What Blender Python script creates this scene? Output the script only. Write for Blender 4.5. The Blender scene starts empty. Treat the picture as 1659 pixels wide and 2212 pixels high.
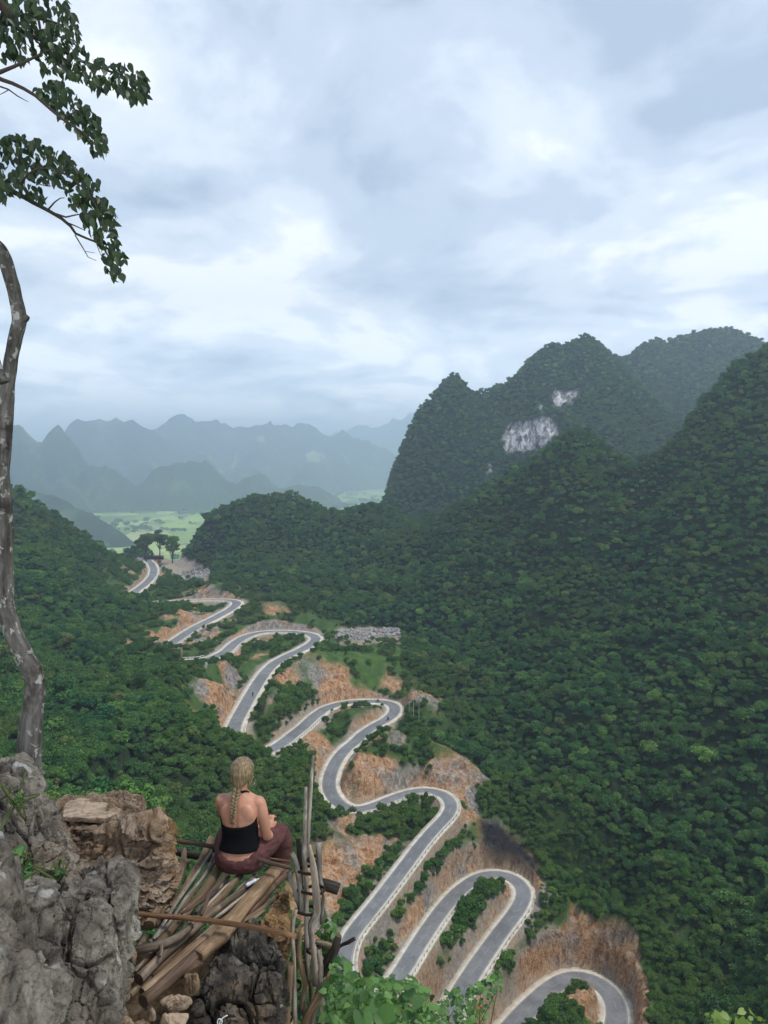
import bpy, bmesh, math, random
import numpy as np
from mathutils import Vector, Matrix, Quaternion

SC = bpy.context.scene
C = SC.collection
R = math.radians
random.seed(7)
RNG = np.random.default_rng(7)

# ---------------------------------------------------------------- camera
PITCH = R(3.63)                 # the phone looks a little downwards
FPX = 1670.0                    # focal length in units of a 1659 x 2212 frame
cam_d = bpy.data.cameras.new('camera')
cam_d.sensor_fit = 'VERTICAL'
cam_d.sensor_height = 24.0
cam_d.lens = 24.0 * FPX / 2212.0
cam_d.clip_start = 0.05
cam_d.clip_end = 60000
cam = bpy.data.objects.new('camera', cam_d)
cam.location = (0, 0, 0)
cam.rotation_euler = (math.pi / 2 - PITCH, 0, 0)
C.objects.link(cam)
SC.camera = cam

# ---------------------------------------------------------------- sky and sun
SUN_EL, SUN_AZ = R(62), R(102)           # behind thin cloud, high on the right
world = bpy.data.worlds.new('World'); SC.world = world
world.use_nodes = True
wn, wl = world.node_tree.nodes, world.node_tree.links
wn.clear()
def W(t, **kw):
    n = wn.new(t)
    for k, v in kw.items(): setattr(n, k, v)
    return n
def wmath(op, a, b=None, clamp=False):
    n = W('ShaderNodeMath', operation=op); n.use_clamp = clamp
    for i, v in enumerate((a, b)):
        if v is None: continue
        if isinstance(v, (int, float)): n.inputs[i].default_value = v
        else: wl.new(v, n.inputs[i])
    return n.outputs[0]
tc = W('ShaderNodeTexCoord')
sep = W('ShaderNodeSeparateXYZ'); wl.new(tc.outputs['Generated'], sep.inputs[0])
zc = wmath('ADD', wmath('MAXIMUM', sep.outputs[2], 0.0), 0.17)
cx = wmath('DIVIDE', sep.outputs[0], zc); cy = wmath('DIVIDE', sep.outputs[1], zc)
comb = W('ShaderNodeCombineXYZ'); wl.new(cx, comb.inputs[0]); wl.new(cy, comb.inputs[1])
def wnoise(scale, detail, rough, dist, off, stretch=(1, 1, 1), rot=0.0):
    m = W('ShaderNodeMapping'); m.inputs['Location'].default_value = off
    m.inputs['Scale'].default_value = stretch; m.inputs['Rotation'].default_value = (0, 0, rot)
    wl.new(comb.outputs[0], m.inputs['Vector'])
    n = W('ShaderNodeTexNoise'); n.inputs['Scale'].default_value = scale
    n.inputs['Detail'].default_value = detail; n.inputs['Roughness'].default_value = rough
    n.inputs['Distortion'].default_value = dist
    wl.new(m.outputs[0], n.inputs['Vector'])
    return n.outputs[0]
n1 = wnoise(1.5, 9, 0.55, 0.55, (3.1, 7.7, 0.0), (1.0, 0.9, 1), 0.5)
n2 = wnoise(0.55, 3, 0.5, 0.2, (11.3, 2.2, 4.0), (1, 1.2, 1), 0.3)
n3 = wnoise(4.5, 8, 0.6, 0.3, (1.3, 5.2, 2.0), (1, 0.8, 1), 0.5)
mix = wmath('ADD', wmath('ADD', wmath('MULTIPLY', n1, 0.60), wmath('MULTIPLY', n2, 0.18)), wmath('MULTIPLY', n3, 0.23))
# the overcast thins towards the horizon, the cloud bases overhead are thicker
up = wmath('SUBTRACT', 0.30, sep.outputs[2])
mix2 = wmath('ADD', mix, wmath('MULTIPLY', up, 0.36))
ramp = W('ShaderNodeValToRGB'); wl.new(mix2, ramp.inputs[0])
cr = ramp.color_ramp; cr.interpolation = 'EASE'
cr.elements[0].position = 0.40; cr.elements[0].color = (0.245, 0.30, 0.37, 1)
cr.elements[1].position = 0.615; cr.elements[1].color = (0.68, 0.69, 0.705, 1)
e = cr.elements.new(0.47); e.color = (0.345, 0.40, 0.47, 1)
e = cr.elements.new(0.545); e.color = (0.485, 0.525, 0.575, 1)
sky = W('ShaderNodeTexSky'); sky.sky_type = 'NISHITA'; sky.sun_disc = False
sky.sun_elevation = SUN_EL; sky.sun_rotation = SUN_AZ
bg1 = W('ShaderNodeBackground'); bg1.inputs[1].default_value = 0.08; wl.new(sky.outputs[0], bg1.inputs[0])
bg2 = W('ShaderNodeBackground'); wl.new(ramp.outputs[0], bg2.inputs[0])
hor = wmath('MULTIPLY', wmath('SUBTRACT', 1.0, wmath('MULTIPLY', sep.outputs[2], 5.0), True), 1.1)     # overcast is brightest low over the horizon
wl.new(wmath('ADD', hor, 1.0), bg2.inputs[1])
mixs = W('ShaderNodeMixShader'); mixs.inputs[0].default_value = 0.93
wl.new(bg1.outputs[0], mixs.inputs[1]); wl.new(bg2.outputs[0], mixs.inputs[2])
wout = W('ShaderNodeOutputWorld'); wl.new(mixs.outputs[0], wout.inputs[0])

sun_d = bpy.data.lights.new('sun', 'SUN'); sun_d.energy = 1.5; sun_d.angle = R(12); sun_d.color = (1.0, 0.96, 0.9)
sun = bpy.data.objects.new('sun', sun_d); C.objects.link(sun)
sv = Vector((math.cos(SUN_EL) * math.sin(SUN_AZ), math.cos(SUN_EL) * math.cos(SUN_AZ), math.sin(SUN_EL)))
sun.rotation_euler = sv.to_track_quat('Z', 'Y').to_euler()

SC.view_settings.view_transform = 'Standard'; SC.view_settings.look = 'None'
SC.view_settings.gamma = 1.0; SC.view_settings.exposure = 1.0; SC.view_settings.use_curve_mapping = False
SC.render.engine = 'CYCLES'
SC.cycles.use_denoising = True
SC.cycles.max_bounces = 10; SC.cycles.diffuse_bounces = 3; SC.cycles.volume_bounces = 8
SC.cycles.transparent_max_bounces = 8; SC.cycles.sample_clamp_indirect = 4.0
SC.cycles.use_adaptive_sampling = True; SC.cycles.adaptive_threshold = 0.015

# ---------------------------------------------------------------- helpers
def ray(px, py):
    """direction (with y = 1) through a point of the 1659 x 2212 frame; camera at the origin"""
    a = (px - 829.5) / FPX; b = (1106.0 - py) / FPX
    y = math.cos(PITCH) + b * math.sin(PITCH); z = -math.sin(PITCH) + b * math.cos(PITCH)
    return np.array((a / y, 1.0, z / y))
def at(px, py, Y): return ray(px, py) * Y
def atz(px, py, z):
    d = ray(px, py); return d * (z / d[2])
def V(px, py, Y): return Vector(at(px, py, Y))

_perm = np.random.default_rng(3).permutation(512).astype(np.int64)
_g = np.random.default_rng(5).normal(size=(512, 3)); _g /= np.linalg.norm(_g, axis=1)[:, None]
def noise3(x, y, z):
    x = np.asarray(x, float); y = np.asarray(y, float); z = np.asarray(z, float)
    xi, yi, zi = np.floor(x).astype(np.int64), np.floor(y).astype(np.int64), np.floor(z).astype(np.int64)
    xf, yf, zf = x - xi, y - yi, z - zi
    u, v, w = (t * t * t * (t * (t * 6 - 15) + 10) for t in (xf, yf, zf))
    def gr(a, b, c):
        h = _perm[(_perm[(_perm[(xi + a) & 511] + yi + b) & 511] + zi + c) & 511]
        g = _g[h]
        return g[..., 0] * (xf - a) + g[..., 1] * (yf - b) + g[..., 2] * (zf - c)
    def lerp(t, a, b): return a + t * (b - a)
    return lerp(w, lerp(v, lerp(u, gr(0,0,0), gr(1,0,0)), lerp(u, gr(0,1,0), gr(1,1,0))),
                   lerp(v, lerp(u, gr(0,0,1), gr(1,0,1)), lerp(u, gr(0,1,1), gr(1,1,1))))
def fbm(x, y, z, octaves=4, gain=0.5, ridged=False):
    s = 0.0; a = 1.0; f = 1.0
    for _ in range(octaves):
        n = noise3(x * f + 17.3 * _, y * f - 9.1 * _, z * f + 3.7 * _)
        s = s + a * ((1 - 2 * np.abs(n)) - 0.6 if ridged else n)
        a *= gain; f *= 2.03
    return s
def smooth(a, b, t):
    t = np.clip((t - a) / (b - a), 0, 1); return t * t * (3 - 2 * t)

def mesh_np(name, verts, faces, mat=None, smooth_shade=True):
    verts = np.asarray(verts, np.float32)
    me = bpy.data.meshes.new(name)
    faces = np.asarray(faces, np.int32); k = faces.shape[1]
    me.vertices.add(len(verts)); me.vertices.foreach_set('co', verts.ravel())
    me.loops.add(faces.size); me.loops.foreach_set('vertex_index', faces.ravel())
    me.polygons.add(len(faces))
    me.polygons.foreach_set('loop_start', np.arange(0, faces.size, k, dtype=np.int32))
    try: me.polygons.foreach_set('loop_total', np.full(len(faces), k, np.int32))
    except Exception: pass
    me.polygons.foreach_set('use_smooth', np.full(len(faces), smooth_shade, bool))
    me.update(calc_edges=True)
    if mat: me.materials.append(mat)
    return me
def grid_faces(nx, ny):
    i = np.arange(nx * ny).reshape(ny, nx)
    return np.stack([i[:-1, :-1], i[:-1, 1:], i[1:, 1:], i[1:, :-1]], -1).reshape(-1, 4)
def add(name, me, parent=None, loc=None, label=None, cat=None, group=None, kind=None):
    o = bpy.data.objects.new(name, me); C.objects.link(o)
    if parent is not None: o.parent = parent
    if loc is not None: o.location = loc
    if label: o['label'] = label
    if cat: o['category'] = cat
    if group: o['group'] = group
    if kind: o['kind'] = kind
    return o
def empty(name, loc, label, cat, group=None, kind=None):
    o = add(name, None, None, loc, label, cat, group, kind); o.empty_display_size = 0.2
    return o
def attr(me, name, vals, typ='FLOAT'):
    a = me.attributes.new(name, typ, 'POINT'); a.data.foreach_set('value', np.asarray(vals, np.float32))

# ---------------------------------------------------------------- material helper
class Mat:
    def __init__(s, name, rough=0.8, spec=0.25):
        s.m = bpy.data.materials.new(name); s.m.use_nodes = True
        s.t = s.m.node_tree; s.n = s.t.nodes; s.l = s.t.links
        s.b = s.n['Principled BSDF']; s.b.inputs['Roughness'].default_value = rough
        s.b.inputs['Specular IOR Level'].default_value = spec
        s._tc = None
    def new(s, t, **kw):
        n = s.n.new(t)
        for k, v in kw.items(): setattr(n, k, v)
        return n
    def put(s, sock, v):
        if isinstance(v, (int, float)): sock.default_value = v
        elif isinstance(v, tuple):
            sock.default_value = v if len(v) == len(sock.default_value) else (v + (1,))
        else: s.l.new(v, sock)
    def coord(s, kind='Object'):
        if s._tc is None: s._tc = s.new('ShaderNodeTexCoord')
        return s._tc.outputs[kind]
    def pos(s): return s.new('ShaderNodeNewGeometry').outputs['Position']
    def mapping(s, vec, scale=(1, 1, 1), rot=(0, 0, 0), loc=(0, 0, 0)):
        m = s.new('ShaderNodeMapping'); m.inputs['Scale'].default_value = scale
        m.inputs['Rotation'].default_value = rot; m.inputs['Location'].default_value = loc
        s.l.new(vec, m.inputs[0]); return m.outputs[0]
    def noise(s, vec, scale, detail=5, rough=0.55, dist=0.0):
        n = s.new('ShaderNodeTexNoise'); n.inputs['Scale'].default_value = scale
        n.inputs['Detail'].default_value = detail; n.inputs['Roughness'].default_value = rough
        n.inputs['Distortion'].default_value = dist; s.l.new(vec, n.inputs['Vector']); return n.outputs[0]
    def voronoi(s, vec, scale, feature='F1', out='Distance'):
        n = s.new('ShaderNodeTexVoronoi', feature=feature); n.inputs['Scale'].default_value = scale
        s.l.new(vec, n.inputs['Vector']); return n.outputs[out]
    def ramp(s, fac, stops, interp='LINEAR'):
        r = s.new('ShaderNodeValToRGB'); r.color_ramp.interpolation = interp
        el = r.color_ramp.elements
        while len(el) < len(stops): el.new(0.5)
        for e, (p, c) in zip(el, stops):
            e.position = p; e.color = (c, c, c, 1) if isinstance(c, (int, float)) else c + (1,)
        s.l.new(fac, r.inputs[0]); return r.outputs[0]
    def mix(s, fac, a, b, mode='MIX'):
        n = s.new('ShaderNodeMix', data_type='RGBA', blend_type=mode)
        s.put(n.inputs[0], fac); s.put(n.inputs[6], a); s.put(n.inputs[7], b); return n.outputs[2]
    def math(s, op, a, b=0.0, clamp=False):
        n = s.new('ShaderNodeMath', operation=op); n.use_clamp = clamp
        s.put(n.inputs[0], a); s.put(n.inputs[1], b); return n.outputs[0]
    def attr(s, name):
        return s.new('ShaderNodeAttribute', attribute_name=name).outputs['Fac']
    def rand(s): return s.new('ShaderNodeObjectInfo').outputs['Random']
    def color(s, c): s.put(s.b.inputs['Base Color'], c); return s
    def bump(s, h, strength=0.4, dist=0.05):
        n = s.new('ShaderNodeBump'); n.inputs['Strength'].default_value = strength
        n.inputs['Distance'].default_value = dist; s.l.new(h, n.inputs['Height'])
        s.l.new(n.outputs[0], s.b.inputs['Normal']); return s
# ================================================================ the pass road (centreline seen from here, with its height)
ROAD = [  # frame x, frame y, height (None = between its neighbours)
(1318,2262,-153),(1325,2236,None),(1331,2212,-152),(1334,2186,None),(1327,2157,None),(1305,2131,None),(1276,2115,None),(1247,2109,-150.3),(1221,2115,None),(1192,2133,None),
(1159,2162,-149),(1134,2187,None),(1112,2212,-148),(1085,2245,None),(1055,2272,-146),(1015,2290,None),(978,2280,-143),(962,2245,None),(966,2200,-140.5),(990,2149,-139),(1024,2095,None),(1054,2051,None),
(1083,2011,-135),(1112,1974,None),(1130,1945,None),(1134,1923,None),(1119,1903,-131.5),(1097,1890,None),(1068,1887,None),(1039,1892,None),(1010,1909,None),(981,1934,-129),
(948,1974,None),(915,2022,None),(886,2069,-125.5),(864,2105,None),(838,2145,-123.5),(808,2166,None),(772,2160,-121.8),(748,2125,None),(740,2080,-120.4),(753,2026,None),(782,1989,None),
(813,1952,-118),(844,1911,None),(876,1869,None),(907,1828,-115.5),(938,1791,None),(964,1765,None),(977,1744,-113),(969,1723,None),(943,1710,None),(912,1706.7,-111.8),(881,1713,None),
(844,1726,None),(808,1742,-110),(777,1751,None),(745,1747,None),(722,1729,-108.5),(709,1703,None),(711.6,1676,None),(725,1645,-106.5),(745,1619,None),(766,1603.6,None),(784,1585,-104.6),
(813,1566,None),(840,1552,None),(855,1535,-102.6),(851,1522.6,None),(830,1516.3,None),(801,1514.7,-101.5),(767.5,1515.5,None),(734,1520,None),(701,1531,-100),(676,1550,None),(655,1570.5,None),
(634,1587,-98.3),(613,1604,None),(592,1617,-97),(562,1630,None),(530,1630,None),(508,1612,-95.5),(502,1588,None),(507,1564,-94.7),(521.7,1537,None),(538,1508,None),(555,1479,None),(572,1454,-93),
(592.5,1433,None),(621.6,1416.4,None),(651,1404,None),(676,1389.3,-91.3),(684,1379,None),(671.6,1370.5,None),(647,1366.4,-90.6),(617.5,1364.3,None),(584,1364.3,None),(551,1368.4,-89.8),
(526,1377,None),(505,1391.4,None),(488,1408,-89),(463,1420.5,None),(434,1427,None),(405,1429,-88),(372,1428,None),(352,1417,-87.2),(356,1400,None),(378,1384.5,-86.6),(402,1368,None),(427,1353,None),
(452,1341,-85.8),(477,1328,None),(495.5,1318,None),(510,1307.4,-85),(512,1301,None),(500,1297,None),(481,1296,-84.6),(462,1295.6,None),(431,1296,None),(389,1298,-84),(358,1301,None),
(331,1304.3,-83.4),(306,1305,None),(287,1299,-83),(283,1288,None),(293.4,1276,-82.6),(308,1266,None),(320.5,1255,None),(330,1243,-82.1),(332.5,1230,None),(327,1218,-81.8),(318,1210,None),(306,1204,-81.6)]
def road_line():
    q = np.array([(a, b) for a, b, _ in ROAD], float)
    s = np.r_[0, np.cumsum(np.hypot(np.diff(q[:, 0]) * 1.0, np.diff(q[:, 1]) * 1.6))]
    k = [i for i, r in enumerate(ROAD) if r[2] is not None]
    z = np.interp(s, s[k], [ROAD[i][2] for i in k])
    p = np.array([atz(a, b, zz) for (a, b), zz in zip(q, z)])
    def resample(p, step):
        L = np.r_[0, np.cumsum(np.linalg.norm(np.diff(p, axis=0), axis=1))]
        t = np.arange(0, L[-1], step)
        return np.stack([np.interp(t, L, p[:, i]) for i in range(3)], 1)
    p = resample(p, 1.0)
    ker = np.hanning(15); ker /= ker.sum()
    pp = np.pad(p, ((7, 7), (0, 0)), mode='edge')
    p = np.stack([np.convolve(pp[:, i], ker, 'valid') for i in range(3)], 1)
    kz = np.ones(31) / 31; zz = np.pad(p[:, 2], 15, mode='edge'); p[:, 2] = np.convolve(zz, kz, 'valid')
    return resample(p, 1.25)
RP = road_line()
_k = np.array([0, .05, .1, .16, .2, .26, .32, .42, .52, 1]) * len(RP)
HALF = np.interp(np.arange(len(RP)), _k, [2.9, 2.9, 2.35, 2.2, 1.95, 2.05, 2.3, 2.4, 2.6, 2.7])   # the road is wider in its lower bends
SHO = np.interp(np.arange(len(RP)), _k, [1.9, 1.9, 1.6, 1.5, 1.35, 1.4, 1.6, 1.7, 1.9, 1.9]); BEDR = HALF + SHO + 0.3

# ================================================================ the near hills: control points (frame x, frame y, distance)
CP = [
# left wooded slope, from its ridge down to the bottom
(-160,985,470),(-60,1030,480),(20,1075,500),(70,1098,520),(120,1125,540),(200,1180,575),(260,1210,600),(300,1222,612),
(-160,1200,390),(0,1200,420),(100,1200,450),(200,1260,470),(270,1285,470),(-160,1350,310),(0,1350,330),(120,1350,350),(220,1350,370),(310,1345,390),
(0,1500,245),(120,1500,260),(240,1480,278),(340,1450,288),(-160,1600,180),(0,1620,190),(150,1620,200),(300,1590,215),(420,1540,232),
(0,1750,140),(150,1750,145),(300,1740,155),(430,1690,172),(520,1680,185),(250,1850,118),(400,1830,135),(520,1790,160),(620,1760,182),(690,1790,190),
(400,1950,108),(560,1930,140),(650,1880,165),(740,1850,186),(800,1845,199),(690,1900,170),(700,1990,160),
(640,1690,215),(600,1680,212),
# cut face tops and islands
(840,1790,216),(890,1740,226),(660,1640,236),(690,1620,250),
(1250,1985,236),(1190,1990,228),(1330,2030,235),(1130,2020,213),
(960,1990,192),(1000,1945,203),(905,1890,214),(940,1840,222),(850,1985,182),(890,1920,199),
(1000,1660,262),(940,1650,262),(1050,1740,258),(1080,1840,246),(1020,1800,236),(870,1640,262),
(1200,2160,199),(1260,2150,205),
(800,1640,252),(850,1680,244),(1090,1950,222),(1060,1960,213),
(780,1470,306),(860,1480,312),(650,1500,292),(600,1530,280),(760,1545,262),(690,1590,246),
(640,1440,300),(600,1480,288),(700,1440,322),(800,1430,345),(860,1420,360),
(600,1395,330),(560,1400,318),(520,1440,290),(460,1480,268),(560,1335,415),(640,1325,425),(700,1345,420),(740,1372,408),(800,1372,412),(860,1372,420),
(450,1380,330),(430,1400,316),(420,1315,400),(380,1335,375),(470,1270,480),(540,1285,490),(420,1270,500),(370,1262,505),(340,1290,430),(300,1320,400),
(400,1235,600),(440,1238,590),(380,1222,640),(370,1212,670),(340,1204,690),(300,1198,700),
# middle hills behind the hairpins
(420,1158,640),(460,1112,650),(500,1098,650),(560,1084,650),(600,1086,655),(650,1098,660),(700,1120,660),(745,1150,660),(775,1135,650),(830,1092,640),(870,1120,630),(930,1150,610),
(500,1180,580),(600,1180,575),(700,1190,570),(820,1180,560),(600,1260,500),(720,1270,490),(850,1280,470),(900,1230,510),
# right wooded slope
(970,1115,570),(1040,1070,545),(1100,1030,530),(1170,985,515),(1225,942,500),(1265,940,500),(1320,985,500),(1390,1035,510),(1440,1000,490),(1490,928,478),(1540,860,480),(1600,795,480),(1670,765,480),(1760,730,470),(1850,720,460),
(1000,1250,455),(1000,1400,385),(960,1500,335),(940,1580,298),(1050,1650,292),(1050,1550,325),(1100,1450,350),(1120,1250,430),(1150,1120,470),
(1200,1700,270),(1200,1500,315),(1200,1300,385),(1240,1060,440),(1230,1000,465),(1380,1130,445),(1370,1250,395),(1330,1400,350),(1560,1100,385),(1550,960,430),(1150,1850,242),
(1300,1950,222),(1280,1850,240),(1400,1950,222),(1400,1900,232),(1400,1600,278),(1450,1300,345),(1480,1100,400),
(1480,2080,210),(1450,2170,200),(1600,2200,186),(1600,1900,228),(1600,1600,270),(1600,1300,335),(1600,1000,405),(1760,2200,170),(1760,1900,205),(1760,1500,265),(1760,1000,380),(1850,1300,290),
]
WP = [(0,10,-12),(0,30,-38),(0,60,-72),(0,100,-112),(-25,30,-34),(-60,60,-46),(-120,60,-30),(40,30,-45),(60,60,-85),(60,110,-128),(100,120,-125),(160,100,-100),(30,140,-140),(-20,130,-112),(-160,100,-40),(-200,160,-50),
 (220,160,-90),(75,165,-150),(110,150,-142),(-260,300,-45),(-330,420,-10),(-330,540,0),
 # behind the ridges the ground falls away
 (-240,640,-120),(-150,700,-150),(-130,760,-190),(-60,780,-180),(40,780,-180),(-190,760,-200),(120,680,-110),(180,620,-60),(220,620,-30),(280,600,20),(330,560,70),(-80,730,-120),(0,720,-110),(150,760,-150),(330,700,0),(300,760,-40),(-60,690,-85),(-300,760,-160)]
ctrl = np.array([at(a, b, y) for a, b, y in CP] + [np.array(w, float) for w in WP])
ctrl = np.vstack([ctrl, RP[::8]])
def rbf_fit(P, c=10.0, lam=0.4):
    n = len(P); d2 = ((P[:, None, :2] - P[None, :, :2]) ** 2).sum(-1)
    A = np.zeros((n + 3, n + 3)); A[:n, :n] = -np.sqrt(d2 + c * c) - lam * np.eye(n) * -1
    A[:n, n] = 1; A[:n, n + 1:] = P[:, :2] / 100; A[n:, :n] = A[:n, n:].T
    return np.linalg.solve(A, np.r_[P[:, 2], 0, 0, 0])
def rbf_eval(w, P, x, y, c=10.0):
    out = np.empty(x.size); X = x.ravel(); Yv = y.ravel(); n = len(P)
    for i in range(0, X.size, 20000):
        s = slice(i, i + 20000)
        d2 = (X[s, None] - P[None, :, 0]) ** 2 + (Yv[s, None] - P[None, :, 1]) ** 2
        out[s] = -np.sqrt(d2 + c * c) @ w[:n] + w[n] + w[n + 1] * X[s] / 100 + w[n + 2] * Yv[s] / 100
    return out.reshape(x.shape)
rw = rbf_fit(ctrl)
GX0, GX1, GY0, GY1, GS = -300.0, 330.0, 8.0, 790.0, 0.95
gx = np.arange(GX0, GX1, GS); gy = np.arange(GY0, GY1, GS)
TX, TY = np.meshgrid(gx, gy)
# coarse evaluation, then bilinear refinement (the base form is smooth)
cs = 3.9; cgx = np.arange(GX0 - cs, GX1 + 2 * cs, cs); cgy = np.arange(GY0 - cs, GY1 + 2 * cs, cs)
cX, cY = np.meshgrid(cgx, cgy); cZ = rbf_eval(rw, ctrl, cX, cY)
def bil(Zg, x0, y0, st, x, y):
    fx = (x - x0) / st; fy = (y - y0) / st
    ix = np.clip(np.floor(fx).astype(int), 0, Zg.shape[1] - 2); iy = np.clip(np.floor(fy).astype(int), 0, Zg.shape[0] - 2)
    fx = np.clip(fx - ix, 0, 1); fy = np.clip(fy - iy, 0, 1)
    return (Zg[iy, ix] * (1 - fx) + Zg[iy, ix + 1] * fx) * (1 - fy) + (Zg[iy + 1, ix] * (1 - fx) + Zg[iy + 1, ix + 1] * fx) * fy
TZ = bil(cZ, cgx[0], cgy[0], cs, TX, TY)
# distance to the road
RD = np.full(TX.shape, 1e3); UB = np.full(TX.shape, 1e4); LB = np.full(TX.shape, -1e4); NZ = np.zeros(TX.shape)
PXR = 829.5 + FPX * RP[:, 0] / (RP[:, 1] * math.cos(PITCH) - RP[:, 2] * math.sin(PITCH))
PYR = 1106 - FPX * (RP[:, 1] * math.sin(PITCH) + RP[:, 2] * math.cos(PITCH)) / (RP[:, 1] * math.cos(PITCH) - RP[:, 2] * math.sin(PITCH))
CAPH = np.full(len(RP), 3.2)                                   # how high the road cutting is before the slope eases
for a, b, c, d, h in ((1150, 2080, 1400, 2300, 15), (735, 1770, 965, 2060, 11), (900, 1695, 1000, 1765, 9), (560, 1355, 700, 1385, 6), (500, 1500, 560, 1570, 7), (375, 1330, 470, 1390, 7)): CAPH[(PXR > a) & (PXR < c) & (PYR > b) & (PYR < d)] = h
CAPH[(PYR < 1450) & (CAPH < 5)] = 5.0
CAPH = np.convolve(np.pad(CAPH, 6, mode='edge'), np.ones(13) / 13, 'valid')
step = RP[::2]; cstep = CAPH[::2]; bstep = BEDR[::2]; BED = np.full(TX.shape, 5.0)
wob = 1.0 + 0.5 * fbm(TX / 9, TY / 9, TX * 0, 3)
for i in range(0, TX.shape[0], 8):
    sl = slice(i, min(i + 8, TX.shape[0]))
    yb = TY[sl]; sm = (step[:, 1] > yb.min() - 60) & (step[:, 1] < yb.max() + 60); near = step[sm]; nb_ = bstep[sm]; nc_ = cstep[sm]
    if not len(near): continue
    d = np.sqrt((TX[sl][..., None] - near[:, 0]) ** 2 + (yb[..., None] - near[:, 1]) ** 2)
    RD[sl] = d.min(-1); am = d.argmin(-1); NZ[sl] = near[am, 2]; BED[sl] = nb_[am]
    e = np.maximum(d - nb_, 0)
    UB[sl] = (near[:, 2] + np.minimum(e * 2.8 * wob[sl][..., None], nc_ * wob[sl][..., None] + e * .75)).min(-1)
    LB[sl] = (near[:, 2] - np.minimum(e * 0.85, 0.4 * e + 6)).max(-1)
away = smooth(6, 22, RD); far_ = smooth(25, 80, RD) * smooth(600, 470, TY)
TZ = TZ + fbm(TX / 95 + .4, TY / 95, TX * 0 + 12.2, 3, .5, True) * 7.0 * far_
TZ = TZ + fbm(TX / 45, TY / 45, TX * 0 + 2.2, 4, 0.5) * 6.5 * away + fbm(TX / 14, TY / 14, TX * 0 + 5.2, 3) * 1.6 * smooth(4, 12, RD)
lim = RD < 58
conf = LB > UB
T2 = np.where(conf, 0.5 * (LB + UB), np.clip(TZ, LB, UB))
TZ = np.where(lim, T2, TZ)
# the bends in view are open to the lookout: nothing between hides them
HID = [(270, 1282, 330, 1312), (345, 1395, 392, 1440), (495, 1572, 580, 1640), (900, 2205, 1340, 2400), (735, 2070, 862, 2300)]
hid = np.zeros(len(RP), bool)
for a, b, c, d in HID: hid |= (PXR > a) & (PXR < c) & (PYR > b) & (PYR < d)
tn = np.gradient(RP, axis=0); tn[:, 2] = 0; tn /= np.linalg.norm(tn, axis=1)[:, None]
sd = np.stack([tn[:, 1], -tn[:, 0], 0 * tn[:, 0]], 1)
OPEN = np.vstack([(RP + sd * k)[~hid][::2] for k in (-3.6, -1.3, 1.3, 3.6)])
def sight_bound(x, y):
    """height of the lowest sight line to an open bend that passes over (x, y)"""
    x = np.asarray(x, float).ravel(); y = np.asarray(y, float).ravel(); out = np.full(x.size, 1e4)
    a = OPEN[:, 0] / OPEN[:, 1]; b = OPEN[:, 2] / OPEN[:, 1]; o = np.argsort(a); a, b, yy = a[o], b[o], OPEN[o, 1]
    u = x / y; idx = np.argsort(u)
    for c in range(0, x.size, 400):
        k = idx[c:c + 400]; lo = np.searchsorted(a, u[k].min() - .006); hi = np.searchsorted(a, u[k].max() + .006)
        if hi <= lo: continue
        m = (np.abs(a[None, lo:hi] - u[k][:, None]) < .006) & (yy[None, lo:hi] > y[k][:, None] + 3.0)
        out[k] = np.where(m, b[None, lo:hi] * y[k][:, None], 1e4).min(1)
    return out
sb = np.full(TX.shape, 1e4); sb[lim] = sight_bound(TX[lim], TY[lim])
TZ = np.minimum(TZ, np.where(RD > BED + .5, sb - 1.4, 1e4))
bed = smooth(BED + 0.9, BED - 0.3, RD)
TZ = TZ * (1 - bed) + (NZ - 0.12) * bed
def ground(x, y): return bil(TZ, GX0, GY0, GS, np.asarray(x, float), np.asarray(y, float))
gyv, gxv = np.gradient(TZ, GS)
SLOPE = np.hypot(gxv, gyv)
# ================================================================ projection test helpers (used to lay out ground cover)
def proj(x, y, z):
    yc = y * math.cos(PITCH) - z * math.sin(PITCH); zu = y * math.sin(PITCH) + z * math.cos(PITCH)
    return 829.5 + FPX * x / yc, 1106 - FPX * zu / yc
def inpoly(px, py, poly):
    c = np.zeros(np.shape(px), bool); n = len(poly)
    for i in range(n):
        x1, y1 = poly[i]; x2, y2 = poly[i - 1]
        c ^= ((y1 > py) != (y2 > py)) & (px < (x2 - x1) * (py - y1) / ((y2 - y1) if y2 != y1 else 1e-9) + x1)
    return c
PX, PY = proj(TX, TY, TZ)
MEADOW = [(640,1402),(720,1385),(870,1385),(880,1470),(800,1500),(700,1480),(620,1470)]
CLEAR = [(322,1195),(380,1195),(460,1232),(455,1262),(395,1258),(350,1225)]
SCREE = [(725,1358),(865,1356),(868,1392),(730,1390)]
BLACK = [(1030,1765),(1075,1775),(1128,1818),(1170,1865),(1165,1895),(1115,1880),(1048,1866)]
TAN = [(735,1645),(800,1620),(880,1660),(960,1625),(1030,1700),(1035,1780),(980,1770),(920,1710),(800,1745),(740,1740)]
LAND = (RD < 70)
PX0, PY0 = PX, PY; PX = PX + 14 * fbm(TX / 8, TY / 8, TX * 0 + 4, 3); PY = PY + 12 * fbm(TX / 8, TY / 8, TX * 0 + 6, 3)
zone_meadow = inpoly(PX, PY, MEADOW) & LAND
zone_clear = inpoly(PX, PY, CLEAR) & (TY > 500)
zone_scree = inpoly(PX, PY, SCREE) & (TY > 380) & (TY < 460)
zone_black = inpoly(PX, PY, BLACK) & (TY > 200) & (TY < 300)
zone_tan = inpoly(PX, PY, TAN) & (TY > 210) & (TY < 290)
def blur(m, k=2):
    m = m.astype(float)
    for _ in range(k):
        p = np.pad(m, 1, mode='edge'); m = (p[1:-1,1:-1]*2 + p[:-2,1:-1] + p[2:,1:-1] + p[1:-1,:-2] + p[1:-1,2:]) / 6
    return m
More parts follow.
